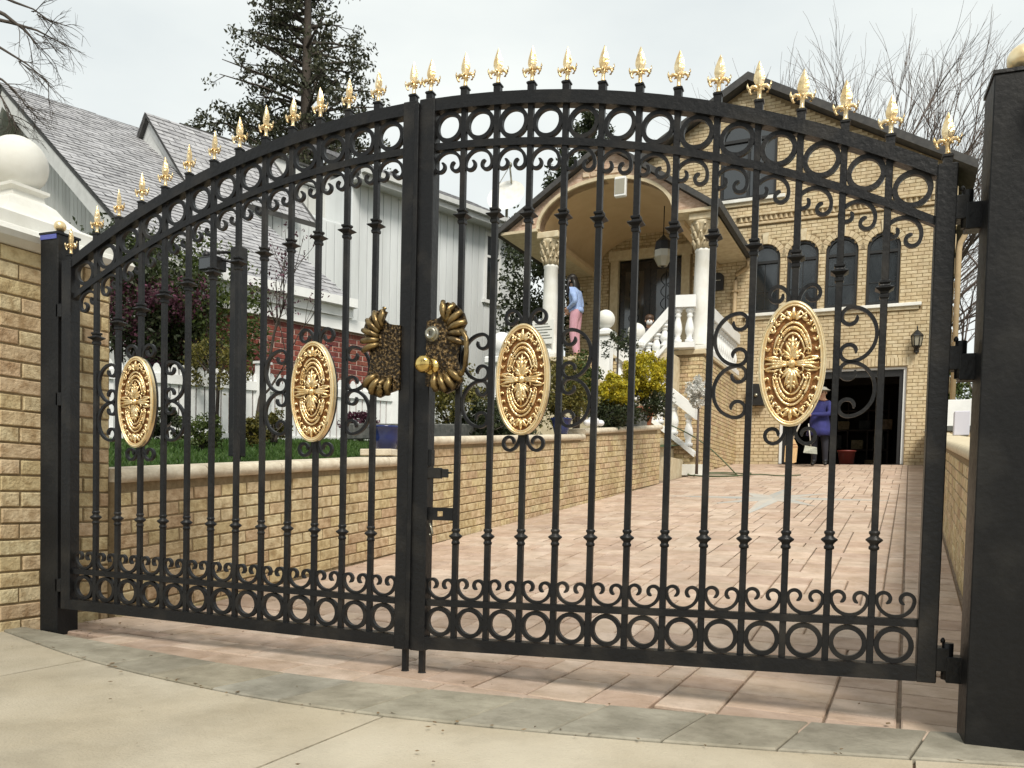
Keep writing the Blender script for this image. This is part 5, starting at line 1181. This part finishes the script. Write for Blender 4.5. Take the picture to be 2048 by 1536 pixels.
# branches reaching in at the top left from a tree outside the picture
bt = at(-170,150,8.5); t = thing('bare_tree', 'leafless dark branches reaching in from the left above the stone ball', 'tree', (bt.x,bt.y,1.0)); tr = MB()
tr.tube([(bt.x-.3,bt.y,.6),(bt.x-.2,bt.y,3),(bt.x,bt.y,bt.z)], [.16,.12,.08], n=7)
for (a, b_, c2, r_) in (((-160,-40),(10,30),(85,100),.030), ((-150,20),(20,45),(130,90),.026), ((-160,90),(5,160),(55,215),.018), ((-150,-60),(30,5),(105,45),.02), ((-150,60),(0,95),(110,175),.02), ((-150,110),(0,190),(35,260),.014)):
    p0, p1, p2 = at(*a,8.4), at(*b_,8.2), at(*c2,8.1); tr.tube([p0,p0.lerp(p1,.5)+EZ*.03,p1,p1.lerp(p2,.5)+EZ*.03,p2], [r_,r_*.85,r_*.65,r_*.4,r_*.12], n=5)
    for k in range(8):
        s = rg.uniform(.1,1); q = p1.lerp(p2, s); branch(tr, q, (p2-p1).normalized()+Vector((rg.gauss(0,.5),rg.gauss(0,.3),rg.gauss(-.1,.5))), .20, .0055, 2, rg, .55, None, 4, .04)
part('branch', tr, M['bark'], t)
# power line glimpse left out; hedge and garden plants on the lawn
def shrub(name_, label, c_, rad, mt, nclump=26, nleaf=60, size=.05, sc=(1,1,.9), cr=.32, group=None, stems=True, zbase=None):
    c_ = Vector(c_); zb_ = zbase if zbase is not None else c_.z-rad*sc[2]*1.05; t = thing(name_, label, 'tree' if 'tree' in name_ else 'shrub', (c_.x,c_.y,zb_), group)
    if stems:
        s = MB()
        for k in range(7):
            a = 2*PI*k/7; tip = c_+Vector((math.cos(a)*rad*.7*sc[0], math.sin(a)*rad*.7*sc[1], rg.uniform(-.1,.6)*rad)); s.tube([(c_.x+.03*math.cos(a),c_.y+.03*math.sin(a),zb_), (c_.x+.15*rad*math.cos(a),c_.y+.15*rad*math.sin(a),c_.z-.4*rad*sc[2]), tip], [.018,.013,.004], n=4)
        part('stem', s, M['bark'], t)
    leaves('foliage', crown(c_, rad, int(nclump*1.6), int(nleaf*1.5), cr, sc), size*.92, mt, t); return t
c_ = at(250,600,10.2); shrub('hedge_shrub', 'tall dark green shrub on the lawn next to the brick pillar', (c_.x,c_.y,2.95), .92, 'leaf_dark', 40, 90, .07, (1,1,1.1), zbase=1.15)
c_ = at(335,540,10.4); shrub('garden_tree', 'mid green leafy tree above the picket fence, tallest of the garden', (c_.x,c_.y,3.15), .72, 'leaf_mid', 36, 60, .075, (1,1,1.15), zbase=1.2)
c_ = at(420,600,10.6); shrub('garden_tree', 'loose olive green tree behind the black lamp post', (c_.x,c_.y,2.85), .75, 'leaf_mid', 26, 45, .07, (1,1,1.35), zbase=1.25)
c_ = at(300,660,9.9); shrub('plum_tree', 'small purple leaved tree over the picket fence, above the leftmost oval medallion', (c_.x,c_.y,2.75), .62, 'leaf_plum', 30, 50, .06, (1.25,1,.85), zbase=1.2)
c_ = at(560,600,9.8); 
t = thing('plum_tree', 'spindly purple budded tree with bare branches against the red brick wall', 'tree', (c_.x,c_.y,1.35)); tr = MB(); tips = []
branch(tr, Vector((c_.x-.35,c_.y,1.3)), Vector((.1,0,1)), 1.0, .03, 3, rg, .38, tips); part('trunk', tr, M['bark'], t)
leaves('foliage', np.concatenate([clump(q, .10, 9, shell=.1) for q in tips]), .045, 'leaf_plum', t)
c_ = at(430,690,9.6); shrub('weeping_shrub', 'brown tangled drooping shrub at the middle of the fence', (c_.x,c_.y,2.15), .38, 'leaf_olive', 16, 40, .05, (1.3,1,.7), zbase=1.3)
for (px, py, d_, rad, mt, lab) in ((330,845,8.2,.22,'leaf_dark','low dark green shrub by the foot of the fence, behind the left oval medallion'), (405,868,8.0,.27,'leaf_mid','rounded green shrub on the lawn left of the black lamp post'), (505,862,8.6,.17,'leaf_olive','small yellowish shrub on the lawn just right of the black lamp post'), (548,852,9.2,.26,'leaf_olive','golden green shrub on the lawn beside the second oval medallion'), (720,850,10.8,.30,'leaf_plum','small purple flowered plant near the blue pot')):
    rad *= .74; c_ = at(px,py,d_); shrub('garden_shrub', lab, (c_.x,c_.y,max(c_.z, lawn_z(c_.x,c_.y)+rad*.7)), rad, mt, 16, 45, .045, group='small shrubs along the picket fence')
for (px, py, d_, rad, mt, lab, sc) in ((905,815,9.4,.42,'leaf_olive','olive green bush behind the coping just right of the meeting stiles',(1,1,1)), (965,850,9.2,.32,'leaf_dark','dark low bush behind the coping below the pull handle',(1.2,1,.8)), (1120,790,10.2,.38,'leaf_olive','large loose olive bush below the woman on the porch',(1,1,1.05)), (1155,760,10.9,.30,'leaf_mid','green bush under the porch edge, to the left of the ball topped newel',(1,1,1.1)), (1015,845,9.6,.35,'leaf_dark','dark bush half hidden by the third oval medallion',(1.2,1,.8))):
    c_ = at(px,py,d_); shrub('bush', lab, c_, rad, mt, 24, 55, .055, sc, group='bushes behind the retaining wall', zbase=min(c_.z-rad, lawn_z(max(-6,c_.x),c_.y)))
c_ = at(1084,580,21); shrub('dark_tree', 'dark leafy tree filling the gap between the white house and the porch column', (c_.x,c_.y,c_.z-.4), 1.35, 'leaf_dark', 40, 80, .13, (.55,1,1.9), zbase=1.6)
# yellow bush in its planter
py_ = at(1262,838,11.6)
t = thing('planter', 'grey stone planter box on the coping holding the bright yellow bush', 'planter', (-2.30,9.4,1.85))
zc_ = 1.575+.1*(9.4-6.9)
q = MB(); q.cbox(-2.62,-2.08,8.75,9.95,zc_-.03,zc_+.24,.02); part('box', q, M['stone_pot'], t)
q = MB(); q.box(-2.58,-2.12,8.79,9.91,zc_+.235,zc_+.25); part('earth', q, M['soil'], t)
yb = thing('yellow_bush', 'bright yellow flowering bush spilling over its planter at the top of the wall', 'bush', (-2.35,9.3,zc_+.30))
s = MB()
for k in range(9): a = 2*PI*k/9; s.tube([(-2.35,9.3,zc_+.3),(-2.35+.25*math.cos(a),9.3+.35*math.sin(a),zc_+.75)], [.015,.005], n=4)
part('stem', s, M['bark'], yb)
p1, p2 = at(1228,782,11.6), at(1293,752,11.9)
pts = np.concatenate([crown(p1, .27, 44, 130, .26, (1,1.1,.85)), crown(p2, .33, 64, 140, .24, (1,1.1,1.0))]); leaves('foliage', pts, .045, 'leaf_yellow', yb)
leaves('under_foliage', np.concatenate([crown(Vector((p1.x-.05,p1.y,p1.z-.32)), .30, 24, 70, .35, (1.3,1.2,.6)), crown(Vector((p2.x-.05,p2.y,p2.z-.40)), .32, 24, 70, .35, (1.4,1.2,.6))]), .055, 'leaf_dark', yb)
tp_ = at(1303,838,13.0)
t = thing('flower_pot', 'terracotta pot on the wall end beside the yellow bush', 'pot', (-2.22,10.1,zc_+.08)); zt2 = 1.575+.1*(10.1-6.9)
q = MB(); q.lathe([(.10,zt2),(.15,zt2+.24),(.17,zt2+.25),(.17,zt2+.30),(.14,zt2+.30),(.13,zt2+.26)], (-2.18,10.12,0), 16); part('pot', q, M['terracotta'], t)
q = MB(); q.lathe([(.13,zt2+.265),(.001,zt2+.27)], (-2.18,10.12,0), 14); part('earth', q, M['soil'], t)
# topiary on a stem by the newels
c_ = at(1236,690,13.9); t = thing('topiary', 'small dark topiary on a thin stem between the two ball topped newels', 'shrub', (c_.x,c_.y,c_.z-1.0)); q = MB(); q.tube([(c_.x,c_.y,c_.z-1.0),(c_.x,c_.y,c_.z)], .018, n=5); part('stem', q, M['bark'], t); leaves('foliage', crown(c_, .27, 18, 40, .35, (1.2,1,.8)), .05, 'leaf_dark', t)
c_ = at(1192,850,11.9)
t = thing('silver_plant', 'drooping silvery grass at the foot of the white newel', 'plant', (c_.x,c_.y,c_.z)); q = MB()
for k in range(70):
    a = rg.uniform(0,2*PI); L_ = rg.uniform(.25,.6); b0 = Vector((c_.x-.1,c_.y+.1,c_.z+.02)); q.tube([b0, b0+Vector((math.cos(a)*L_*.35,math.sin(a)*L_*.35,L_*.75)), b0+Vector((math.cos(a)*L_*.75,math.sin(a)*L_*.75,L_*.6))], [.008,.007,.002], n=3)
part('leaf_blade', q, M['paper'], t, kind='stuff')
# white blossom tree by the stairs
c_ = at(1398,785,14.6); t = thing('blossom_shrub', 'white blossoming shrub beside the stair rail, in front of the porch base', 'shrub', (c_.x,c_.y,gz(12.5))); q = MB(); q.tube([(c_.x,c_.y,gz(12.5)),(c_.x,c_.y,c_.z)], [.03,.015], n=5); part('stem', q, M['bark_pale'], t); leaves('foliage', crown(c_, .23, 50, 60, .28, (.9,1,1.2)), .05, 'blossom', t)
# shrub, white panel and box in the right hand yard
c_ = at(1912,772,19.5); shrub('evergreen_shrub', 'bright green conifer shrub beyond the white panel, right of the hinges', (c_.x,c_.y,c_.z-.3), .85, 'leaf_mid', 36, 80, .10, (1,1,1.2), zbase=1.6)
a, b_ = at(1880,800,15.5), at(1945,798,15.5)
q = MB(); q.cbox(a.x,b_.x+.4,a.y,a.y+.06,1.2,a.z,.008); solo('yard_wall', q, M['white'], 'plain white painted yard wall beyond the hinges on the right', 'wall', base=(a.x,a.y,1.2))
a, b_ = at(1880,852,14.6), at(1945,850,14.6); 
q = MB(); q.cbox(a.x,b_.x+.4,a.y,a.y+.2,.9,a.z-.10,.01); t = thing('brick_planter', 'low buff brick planter with grey top in the right hand yard', 'planter', (a.x,a.y,.9)); part('wall', q, M['brick'], t)
q = MB(); q.cbox(a.x-.02,b_.x+.42,a.y-.03,a.y+.24,a.z-.095,a.z,.01); part('coping', q, M['stone_pot'], t)
a, b_ = at(1909,822,11.5), at(1932,822,11.5); zb2 = fr_(a.y)+.002
q = MB(); q.cbox(a.x,b_.x+.05,a.y,a.y+.25,zb2,a.z,.01); solo('meter_cabinet', q, M['purple'], 'pale lilac upright cabinet standing on the coping of the right hand wall', 'cabinet', base=(a.x,a.y,zb2))

# lawn grass near the wall
n_ = 26000; P = np.zeros((n_,3)); P[:,0] = -2.32-np.random.rand(n_)**1.2*4.2; P[:,1] = np.random.rand(n_)*6.4+.1
m_ = (P[:,1] < 3.2+1.2*(-P[:,0]-2.3)); P = P[m_]; P[:,2] = .70+.085*P[:,1]+.06*(-P[:,0]-2.1)-.01
np.random.seed(9); o = leaves('grass', P, .075, 'grass', None, kind='stuff', up=2.2, aspect=.16); o.location = H(0,0,0); o.rotation_euler = (0,0,-PHI); 
# light edging strip behind the second step of the wall
q = MB(); q.cbox(-2.75,-2.62,2.9,6.7,1.16,1.30,.01); q2 = [ (v[0],v[1],v[2]+.085*(v[1]-2.9)) for v in q.v]; q.v = q2; solo('stone_edging', q, M['stone_pot'], 'grey stone edging strip behind the second step of the retaining wall', 'edging', base=(-2.7,4.8,1.2))

# black garden lamp post behind the wall
lx = at(474,900,6.2); t = thing('garden_lamp_post', 'black garden lamp post with a box lantern, on the lawn behind the coping', 'lamp post', (lx.x,lx.y,lawn_z(lx.x,lx.y)))
zb3 = lawn_z(lx.x,lx.y); tpz = at(474,500,6.2).z
q = MB(); q.tube([(lx.x,lx.y,zb3-.05),(lx.x,lx.y,zb3+.06)], .028, n=8); q.cbox(lx.x-.045,lx.x+.045,lx.y-.045,lx.y+.045,zb3+.06,tpz,.004); part('post', q, M['iron'], t)
al = at(425,528,6.2); q = MB(); q.tube([(lx.x,lx.y,tpz-.03),(al.x,al.y,al.z+.085)], .012, n=5); q.tube([(lx.x,lx.y,tpz-.12),(al.x,al.y,al.z+.05)], .010, n=5); part('arm', q, M['iron'], t)
q = MB(); q.cbox(al.x-.085,al.x+.085,al.y-.06,al.y+.06,al.z-.055,al.z+.045,.006); q.ball((al.x-.06,al.y,al.z+.07), .032, 8); part('lantern', q, M['iron'], t)
q = MB(); q.box(al.x-.07,al.x+.07,al.y-.0625,al.y-.0602,al.z-.045,al.z+.03); part('glass', q, M['glass'], t)
# pots, bag
def pot(label, x, y, z, r, h, mt='blue_pot'):
    t = thing('flower_pot', label, 'pot', (x,y,z), 'glazed blue pots on the retaining wall'); q = MB(); q.lathe([(r*.62,z),(r*.80,z+h*.5),(r*.98,z+h*.9),(r*1.06,z+h*.92),(r*1.06,z+h),(r*.9,z+h),(r*.88,z+h*.93)], (x,y,0), 22); part('pot', q, M[mt], t)
    q = MB(); q.lathe([(r*.89,z+h*.93),(.001,z+h*.935)], (x,y,0), 18); part('earth', q, M['soil'], t)
zA = .80+.076*2.65; q = MB(); q.cbox(-2.28,-1.98,2.52,2.82,zA+.002,zA+.055,.006); solo('pot_stand', q, M['coping'], 'pale stone slab under the blue pot at the end of the first wall step', 'slab', base=(-2.13,2.67,zA))
pot('wide blue glazed pot at the end of the first wall step', -2.13, 2.67, zA+.056, .135, .19)
zB = 1.205+.083*(6.35-3.23); pot('small round blue glazed pot farther along the wall, under the olive bush', -2.10, 6.35, zB+.002, .13, .19)
bgp = (-2.08,7.35,1.575+.1*(7.35-6.9)); q = MB()
for k in range(9):
    q.ball((bgp[0]+rg.gauss(0,.05), bgp[1]+rg.gauss(0,.10), bgp[2]+.06+rg.random()*.05), .065*rg.uniform(.7,1.1), 7, (1,1.3,.8))
bgo = solo('plastic_bag', q, M['bag'], 'crumpled white plastic bag lying on the coping by the planter', 'bag', base=bgp)
# hose
hp = [(-1.88,11.2,1.75),(-1.75,11.5,1.55),(-1.55,11.9,1.25)]
P = []
for k in range(60):
    a = 2*PI*k/28; r_ = .36+.004*k; P.append((-1.42+r_*math.cos(a), 12.3+r_*1.1*math.sin(a), gz(12.3+r_*1.1*math.sin(a))+.018+.0006*k))
last = P[-1]; tail = [Vector(P[0]).lerp(Vector((-2.2,11.8,2.05)), k/8)+EZ*(.12*math.sin(PI*k/8)) for k in range(9)][::-1]
wig = [Vector((-1.42+.5+.1*k, 12.6+.15*math.sin(k*.8), gz(12.6+.15*math.sin(k*.8))+.018)) for k in range(10)]
q = MB(); q.tube(tail[:-1]+[Vector(v) for v in P]+wig, .012, n=6); solo('garden_hose', q, M['hose'], 'green garden hose looped on the driveway at the foot of the stairs', 'hose', base=(-1.4,12.3,gz(12.3)))

# ================================================================== PEOPLE
def body(name, joints, bones, mats, parent, sub=1):
    """joints: name -> (pos, radius); bones: (a, b, material); one continuous skinned mesh"""
    names = list(joints); me = bpy.data.meshes.new(name); me.from_pydata([joints[n_][0] for n_ in names], [(names.index(a), names.index(b_)) for a, b_, _ in bones], [])
    o = bpy.data.objects.new(name, me); COL.objects.link(o); o.modifiers.new('s', 'SKIN'); sv = me.skin_vertices[0].data
    for i, n_ in enumerate(names):
        r = joints[n_][1]; sv[i].radius = r if isinstance(r, tuple) else (r, r); sv[i].use_root = (n_ == 'pelvis')
    ss = o.modifiers.new('ss', 'SUBSURF'); ss.levels = sub; ss.render_levels = sub
    dg = bpy.context.evaluated_depsgraph_get(); ev = o.evaluated_get(dg); m2 = bpy.data.meshes.new_from_object(ev); o.modifiers.clear(); o.data = m2
    m2.materials.clear(); ml = []
    for _, _, mn in bones:
        if mn not in ml: ml.append(mn)
    for mn in ml: m2.materials.append(M[mn])
    seg = [(Vector(joints[a][0]), Vector(joints[b_][0]), ml.index(mn)) for a, b_, mn in bones]
    for p in m2.polygons:
        c_ = p.center; best = (9, 0)
        for a, b_, mi in seg:
            ab = b_-a; t_ = max(0, min(1, (c_-a).dot(ab)/max(1e-9, ab.length_squared))); dd = (c_-a-ab*t_).length
            if dd < best[0]: best = (dd, mi)
        p.material_index = best[1]; p.use_smooth = True
    o.parent = parent; BASE[o.name] = Vector((0,0,0)); return o
def hand(J, B, pre, wrist, d, side, mn='skin', curl_=.5, down=Vector((0,0,-1))):
    d = Vector(d).normalized(); w_ = Vector(wrist); s = Vector(side).normalized(); J[pre+'palm'] = (w_+d*.055, .022); B.append((pre+'wr', pre+'palm', mn))
    for k, (off, L_) in enumerate(((-.026,.066),(-.009,.076),(.009,.070),(.026,.054))):
        a = w_+d*.085+s*off; b_ = a+d*L_*.5+down*.01; c_ = b_+(d*(1-curl_)+down*curl_).normalized()*L_*.5
        for q, (p, r) in enumerate(((a,.0095),(b_,.0088),(c_,.0075))): J[f'{pre}f{k}{q}'] = (p, r)
        B.append((pre+'palm', f'{pre}f{k}0', mn)); B.append((f'{pre}f{k}0', f'{pre}f{k}1', mn)); B.append((f'{pre}f{k}1', f'{pre}f{k}2', mn))
    a = w_+d*.035-s*.030; b_ = a+(d-s*.6).normalized()*.032; c_ = b_+d*.028; J[pre+'t0'] = (a,.011); J[pre+'t1'] = (b_,.010); J[pre+'t2'] = (c_,.0085)
    B.append((pre+'palm', pre+'t0', mn)); B.append((pre+'t0', pre+'t1', mn)); B.append((pre+'t1', pre+'t2', mn))
V3 = lambda x, y, z: Vector((x, y, z))
def face(parent, c_, fwd, up_=EZ, mask=False):
    f = Vector(fwd).normalized(); s = f.cross(up_).normalized()
    q = MB(); q.ball(c_+f*.098-up_*.012, .016, 8, (1,1,1.5)); part('nose', q, M['skin'], parent, local=True)
    for sg in (-1,1):
        q = MB(); q.ball(c_+f*.083+s*sg*.032+up_*.022, .0125, 8); part('eye', q, M['dark'], parent, local=True)
        q = MB(); q.ball(c_+s*sg*.078-up_*.005, .026, 8, (.6,.8,1.1)); part('ear', q, M['skin'], parent, local=True)
    q = MB(); q.tube([c_+f*.088+s*-.024-up_*.050, c_+f*.094-up_*.048, c_+f*.088+s*.024-up_*.050], .006, n=5); part('mouth', q, M['terracotta'], parent, local=True)
# 1. woman on the porch, facing left, head bowed
wp = at(1146,700,16.6); wx, wy, wz = wp.x, 13.75, 3.657
wx = at(1146,630,(H(wp.x,13.75,4.4)-CAM).dot(W)).x
t = thing('person', 'person with long black hair, pale blue sweater and pink trousers standing on the porch', 'person', (wx,wy,wz))
t.scale = (1.1,1.1,1.08)
J = {'pelvis': (V3(0,0,.93), (.135,.115)), 'waist': (V3(0,0,1.05), (.125,.10)), 'chest': (V3(-.02,0,1.24), (.15,.115)), 'neckb': (V3(-.045,0,1.40), (.085,.07)), 'neck': (V3(-.075,0,1.47), .05), 'head': (V3(-.115,0,1.545), (.078,.085)), 'crown': (V3(-.125,0,1.63), (.06,.065)),
     'hipl': (V3(0,.085,.88), .105), 'kneel': (V3(-.03,.09,.49), .085), 'anklel': (V3(.0,.09,.10), .075), 'heell': (V3(-.02,.09,.035), .038), 'toel': (V3(-.15,.09,.03), .034),
     'hipr': (V3(0,-.085,.88), .105), 'kneer': (V3(-.02,-.09,.49), .085), 'ankler': (V3(.07,-.09,.11), .075), 'heelr': (V3(.07,-.09,.035), .038), 'toer': (V3(-.06,-.09,.03), .034),
     'shl': (V3(-.02,.17,1.34), .072), 'ell': (V3(.03,.24,1.08), .055), 'lwr': (V3(-.14,.12,.99), .038), 'shr': (V3(-.02,-.17,1.34), .072), 'elr': (V3(.07,-.23,1.10), .058), 'rwr': (V3(-.12,-.12,1.0), .038)}
B = [('pelvis','waist','sweater'),('waist','chest','sweater'),('chest','neckb','sweater'),('neckb','neck','skin'),('neck','head','skin'),('head','crown','skin'),('pelvis','hipl','pink'),('hipl','kneel','pink'),('kneel','anklel','pink'),('anklel','heell','skin'),('heell','toel','navy'),
     ('pelvis','hipr','pink'),('hipr','kneer','pink'),('kneer','ankler','pink'),('ankler','heelr','skin'),('heelr','toer','navy'),('chest','shl','sweater'),('shl','ell','sweater'),('ell','lwr','sweater'),('chest','shr','sweater'),('shr','elr','sweater'),('elr','rwr','sweater')]
hand(J, B, 'l', J['lwr'][0], (-1,-.3,-.2), (0,.3,1)); hand(J, B, 'r', J['rwr'][0], (-1,.3,-.2), (0,-.3,1))
bo = body('body', J, B, None, t); face(t, V3(-.115,0,1.56), (-1,0,-.45))
q = MB(); q.ball((-.098,0,1.60), .108, 14, (1,.92,1.02))
for k in range(9):
    a = -1.15+2.3*k/8; y_ = .080*math.sin(a); xo = .028*math.cos(a); q.tube([(-.075+xo,y_,1.62),(-.030+xo,y_*1.15,1.50),(-.015+xo,y_*1.2,1.36),(-.035+xo*.5,y_*1.1,1.22),(-.06,y_,1.13)], [.040,.044,.042,.034,.008], n=7)
for s_ in (-1,1): q.tube([(-.12,s_*.070,1.63),(-.150,s_*.082,1.50),(-.165,s_*.085,1.34),(-.15,s_*.075,1.22)], [.030,.034,.030,.008], n=7)
part('hair', q, M['hair'], t, local=True)
q = MB(); q.lathe([(.135,.93),(.150,.96),(.138,1.02)], (0,0,0), 16); part('sweater_hem', q, M['sweater'], t, local=True)
# 2. masked person sitting at the top of the stairs
sp2 = at(1296,640,16.6); sx_ = at(1296,650,(H(sp2.x,13.9,4.3)-CAM).dot(W)).x
t = thing('person', 'person in dark jacket and white face mask sitting at the top of the stairs', 'person', (sx_,13.9,3.657))
f_ = V3(.35,-1,0).normalized(); s_v = V3(1,.35,0).normalized()
def pt(f, s, z): return f_*f+s_v*s+EZ*z
J = {'pelvis': (pt(0,0,.12), (.14,.13)), 'waist': (pt(.02,0,.26), (.13,.11)), 'chest': (pt(.06,0,.44), (.16,.12)), 'neckb': (pt(.09,0,.58), (.08,.07)), 'neck': (pt(.10,0,.64), .05), 'head': (pt(.12,0,.72), (.078,.085)), 'crown': (pt(.115,0,.81), (.062,.066)),
     'hipl': (pt(.06,-.09,.11), .10), 'kneel': (pt(.43,-.13,.20), .072), 'anklel': (pt(.52,-.12,-.22), .05), 'toel': (pt(.66,-.12,-.27), .035), 'hipr': (pt(.06,.09,.11), .10), 'kneer': (pt(.43,.13,.20), .072), 'ankler': (pt(.52,.12,-.22), .05), 'toer': (pt(.66,.12,-.27), .035),
     'shl': (pt(.06,-.19,.52), .075), 'ell': (pt(.16,-.25,.28), .056), 'lwr': (pt(.36,-.12,.28), .036), 'shr': (pt(.06,.19,.52), .075), 'elr': (pt(.16,.25,.28), .056), 'rwr': (pt(.36,.12,.28), .036)}
B = [('pelvis','waist','navy'),('waist','chest','navy'),('chest','neckb','navy'),('neckb','neck','skin'),('neck','head','skin'),('head','crown','skin'),('pelvis','hipl','navy'),('hipl','kneel','navy'),('kneel','anklel','navy'),('anklel','toel','black_frame'),('pelvis','hipr','navy'),('hipr','kneer','navy'),('kneer','ankler','navy'),('ankler','toer','black_frame'),
     ('chest','shl','navy'),('shl','ell','navy'),('ell','lwr','navy'),('chest','shr','navy'),('shr','elr','navy'),('elr','rwr','navy')]
hand(J, B, 'l', J['lwr'][0], f_-s_v*-.3-EZ*.2, EZ); hand(J, B, 'r', J['rwr'][0], f_-s_v*.3-EZ*.2, EZ)
body('body', J, B, None, t); face(t, pt(.115,0,.735), f_)
q = MB(); q.ball(pt(.155,0,.690), .068, 12, (1,.9,.85)); part('mask', q, M['mask'], t, local=True)
q = MB(); q.ball(pt(.100,0,.790), .100, 12, (1,1,.82)); part('hair', q, M['hair_brown'], t, local=True)
# 3. person in blue in the garage, with a broom
gx_, gy_ = -.02, 15.9; t = thing('person', 'person in a blue work coat and grey cap with a broom at the garage opening', 'person', (gx_,gy_,gz(gy_)))
J = {'pelvis': (V3(0,0,.90), (.15,.13)), 'waist': (V3(-.02,0,1.03), (.15,.125)), 'chest': (V3(-.02,-.05,1.24), (.18,.135)), 'neckb': (V3(.02,-.10,1.40), (.09,.08)), 'neck': (V3(.04,-.13,1.46), .055), 'head': (V3(.05,-.17,1.54), (.08,.087)), 'crown': (V3(.05,-.17,1.63), (.064,.068)),
     'hipl': (V3(-.09,0,.85), .115), 'kneel': (V3(-.10,-.05,.48), .08), 'anklel': (V3(-.10,.06,.10), .055), 'toel': (V3(-.12,-.12,.035), .042), 'hipr': (V3(.09,0,.85), .115), 'kneer': (V3(.12,-.02,.48), .08), 'ankler': (V3(.13,.03,.10), .055), 'toer': (V3(.15,-.14,.035), .042),
     'shl': (V3(-.20,-.06,1.34), .082), 'ell': (V3(-.36,-.16,1.10), .064), 'lwr': (V3(-.34,-.36,.98), .040), 'shr': (V3(.17,-.04,1.34), .082), 'elr': (V3(.22,-.18,1.10), .064), 'rwr': (V3(-.16,-.36,1.08), .040)}
B = [('pelvis','waist','blue_cloth'),('waist','chest','blue_cloth'),('chest','neckb','blue_cloth'),('neckb','neck','skin'),('neck','head','skin'),('head','crown','skin'),('pelvis','hipl','navy'),('hipl','kneel','navy'),('kneel','anklel','navy'),('anklel','toel','black_frame'),('pelvis','hipr','navy'),('hipr','kneer','navy'),('kneer','ankler','navy'),('ankler','toer','black_frame'),
     ('chest','shl','blue_cloth'),('shl','ell','blue_cloth'),('ell','lwr','blue_cloth'),('chest','shr','blue_cloth'),('shr','elr','blue_cloth'),('elr','rwr','blue_cloth')]
hand(J, B, 'l', J['lwr'][0], (.3,-1,-.2), (0,.1,1), curl_=.8); hand(J, B, 'r', J['rwr'][0], (-.8,-.6,-.2), (0,.1,1), curl_=.8)
body('body', J, B, None, t); face(t, V3(.05,-.175,1.555), (-.3,-1,-.35))
q = MB(); q.lathe([(.27,.66),(.245,.78),(.215,.92),(.19,1.04),(.185,1.12)], (-.01,-.005,0), 18); part('coat_skirt', q, M['blue_cloth'], t, local=True)
q = MB(); q.ball((.05,-.16,1.625), .095, 12, (1,1,.62)); q.lathe([(.10,1.61),(.155,1.595),(.155,1.602),(.10,1.63)], (.05,-.20,0), 14); part('cap', q, M['cap'], t, local=True)
t = thing('broom', 'straw broom with a pale handle held by the person in blue', 'broom', (gx_-.52,gy_-.45,gz(gy_-.45)))
hb = V3(gx_-.50,gy_-.46,gz(gy_)+.52); q = MB(); q.tube([V3(gx_-.20,gy_-.44,gz(gy_)+1.25), hb], .018, n=6); part('handle', q, M['handle'], t)
q = MB(); vs = []; zz = gz(gy_-.45)+.09
q.prism([hb+V3(-.05,0,.03), hb+V3(.05,0,.03), hb+V3(.12,0,-.12), V3(hb.x+.10,hb.y,zz+.02), V3(hb.x+.05,hb.y,zz), V3(hb.x-.09,hb.y,zz), V3(hb.x-.14,hb.y,zz+.03), hb+V3(-.13,0,-.12)], (0,-.06,0)); part('bristles', q, M['straw'], t)
q = MB(); q.box(hb.x-.10,hb.x+.10,hb.y-.064,hb.y+.004,hb.z-.09,hb.z-.075); q.box(hb.x-.12,hb.x+.12,hb.y-.064,hb.y+.004,hb.z-.14,hb.z-.125); part('binding', q, M['terracotta'], t)
t = thing('bucket', 'dull red bucket on the floor inside the garage', 'bucket', (.42,FY+.75,1.594)); q = MB(); q.lathe([(.15,1.594),(.19,1.90),(.205,1.905),(.205,1.93),(.18,1.93),(.14,1.62)], (.42,FY+.75,0), 18); part('pail', q, M['red_bin'], t)
q = MB(); q.tube([(.42+.20*math.cos(a),FY+.75-.02,1.91+.05*math.sin(a)*-1) for a in [PI*k/10 for k in range(11)]], .006, n=4); part('handle', q, M['steel'], t)
t = thing('dustpan', 'grey dustpan held beside the broom at the garage opening', 'dustpan', (-.12,gy_-.25,gz(gy_-.25))); q = MB(); dz_ = gz(gy_-.25); q.prism([(-.30,gy_-.34,dz_+.30),(-.02,gy_-.34,dz_+.27),(-.04,gy_-.24,dz_+.42),(-.28,gy_-.24,dz_+.46)], (0,.02,0)); part('pan', q, M['steel'], t)
q = MB(); q.tube([(-.16,gy_-.23,dz_+.43),(-.22,gy_-.30,dz_+.92)], .012, n=5); part('handle', q, M['handle'], t)
# dry leaves and grit blown against the walls and the band
rg = random.Random(99); pts = []
for k in range(70): y = rg.uniform(-.5,6)**1.0; pts.append(toH(H(-1.96+abs(rg.gauss(0,.05)), y, gz(y)+.012)))
for k in range(26): pts.append((rg.uniform(-2.0,-1.6), rg.uniform(-.5,-.05), ZG+.011))
for k in range(40): x = rg.uniform(-1.9,2.0); pts.append((x, bfront(x)+rg.gauss(-.01,.02), ZG+.009))
for k in range(45): pts.append((rg.uniform(-2,2.4), rg.uniform(-1.9,.3), ZG+.010))
o = leaves('fallen_leaves', pts, .022, 'litter', None, kind='stuff', up=-.0, aspect=.6)
co3 = np.zeros(len(o.data.vertices)*3); o.data.vertices.foreach_get('co', co3); co3 = co3.reshape(-1,4,3); mid3 = co3.mean(1, keepdims=True); co3[:,:,2] = mid3[:,:,2]+(co3[:,:,2]-mid3[:,:,2])*.22; o.data.vertices.foreach_set('co', co3.ravel()); o.data.update()
o.location = H(0,0,0); o.rotation_euler = (0,0,-PHI)
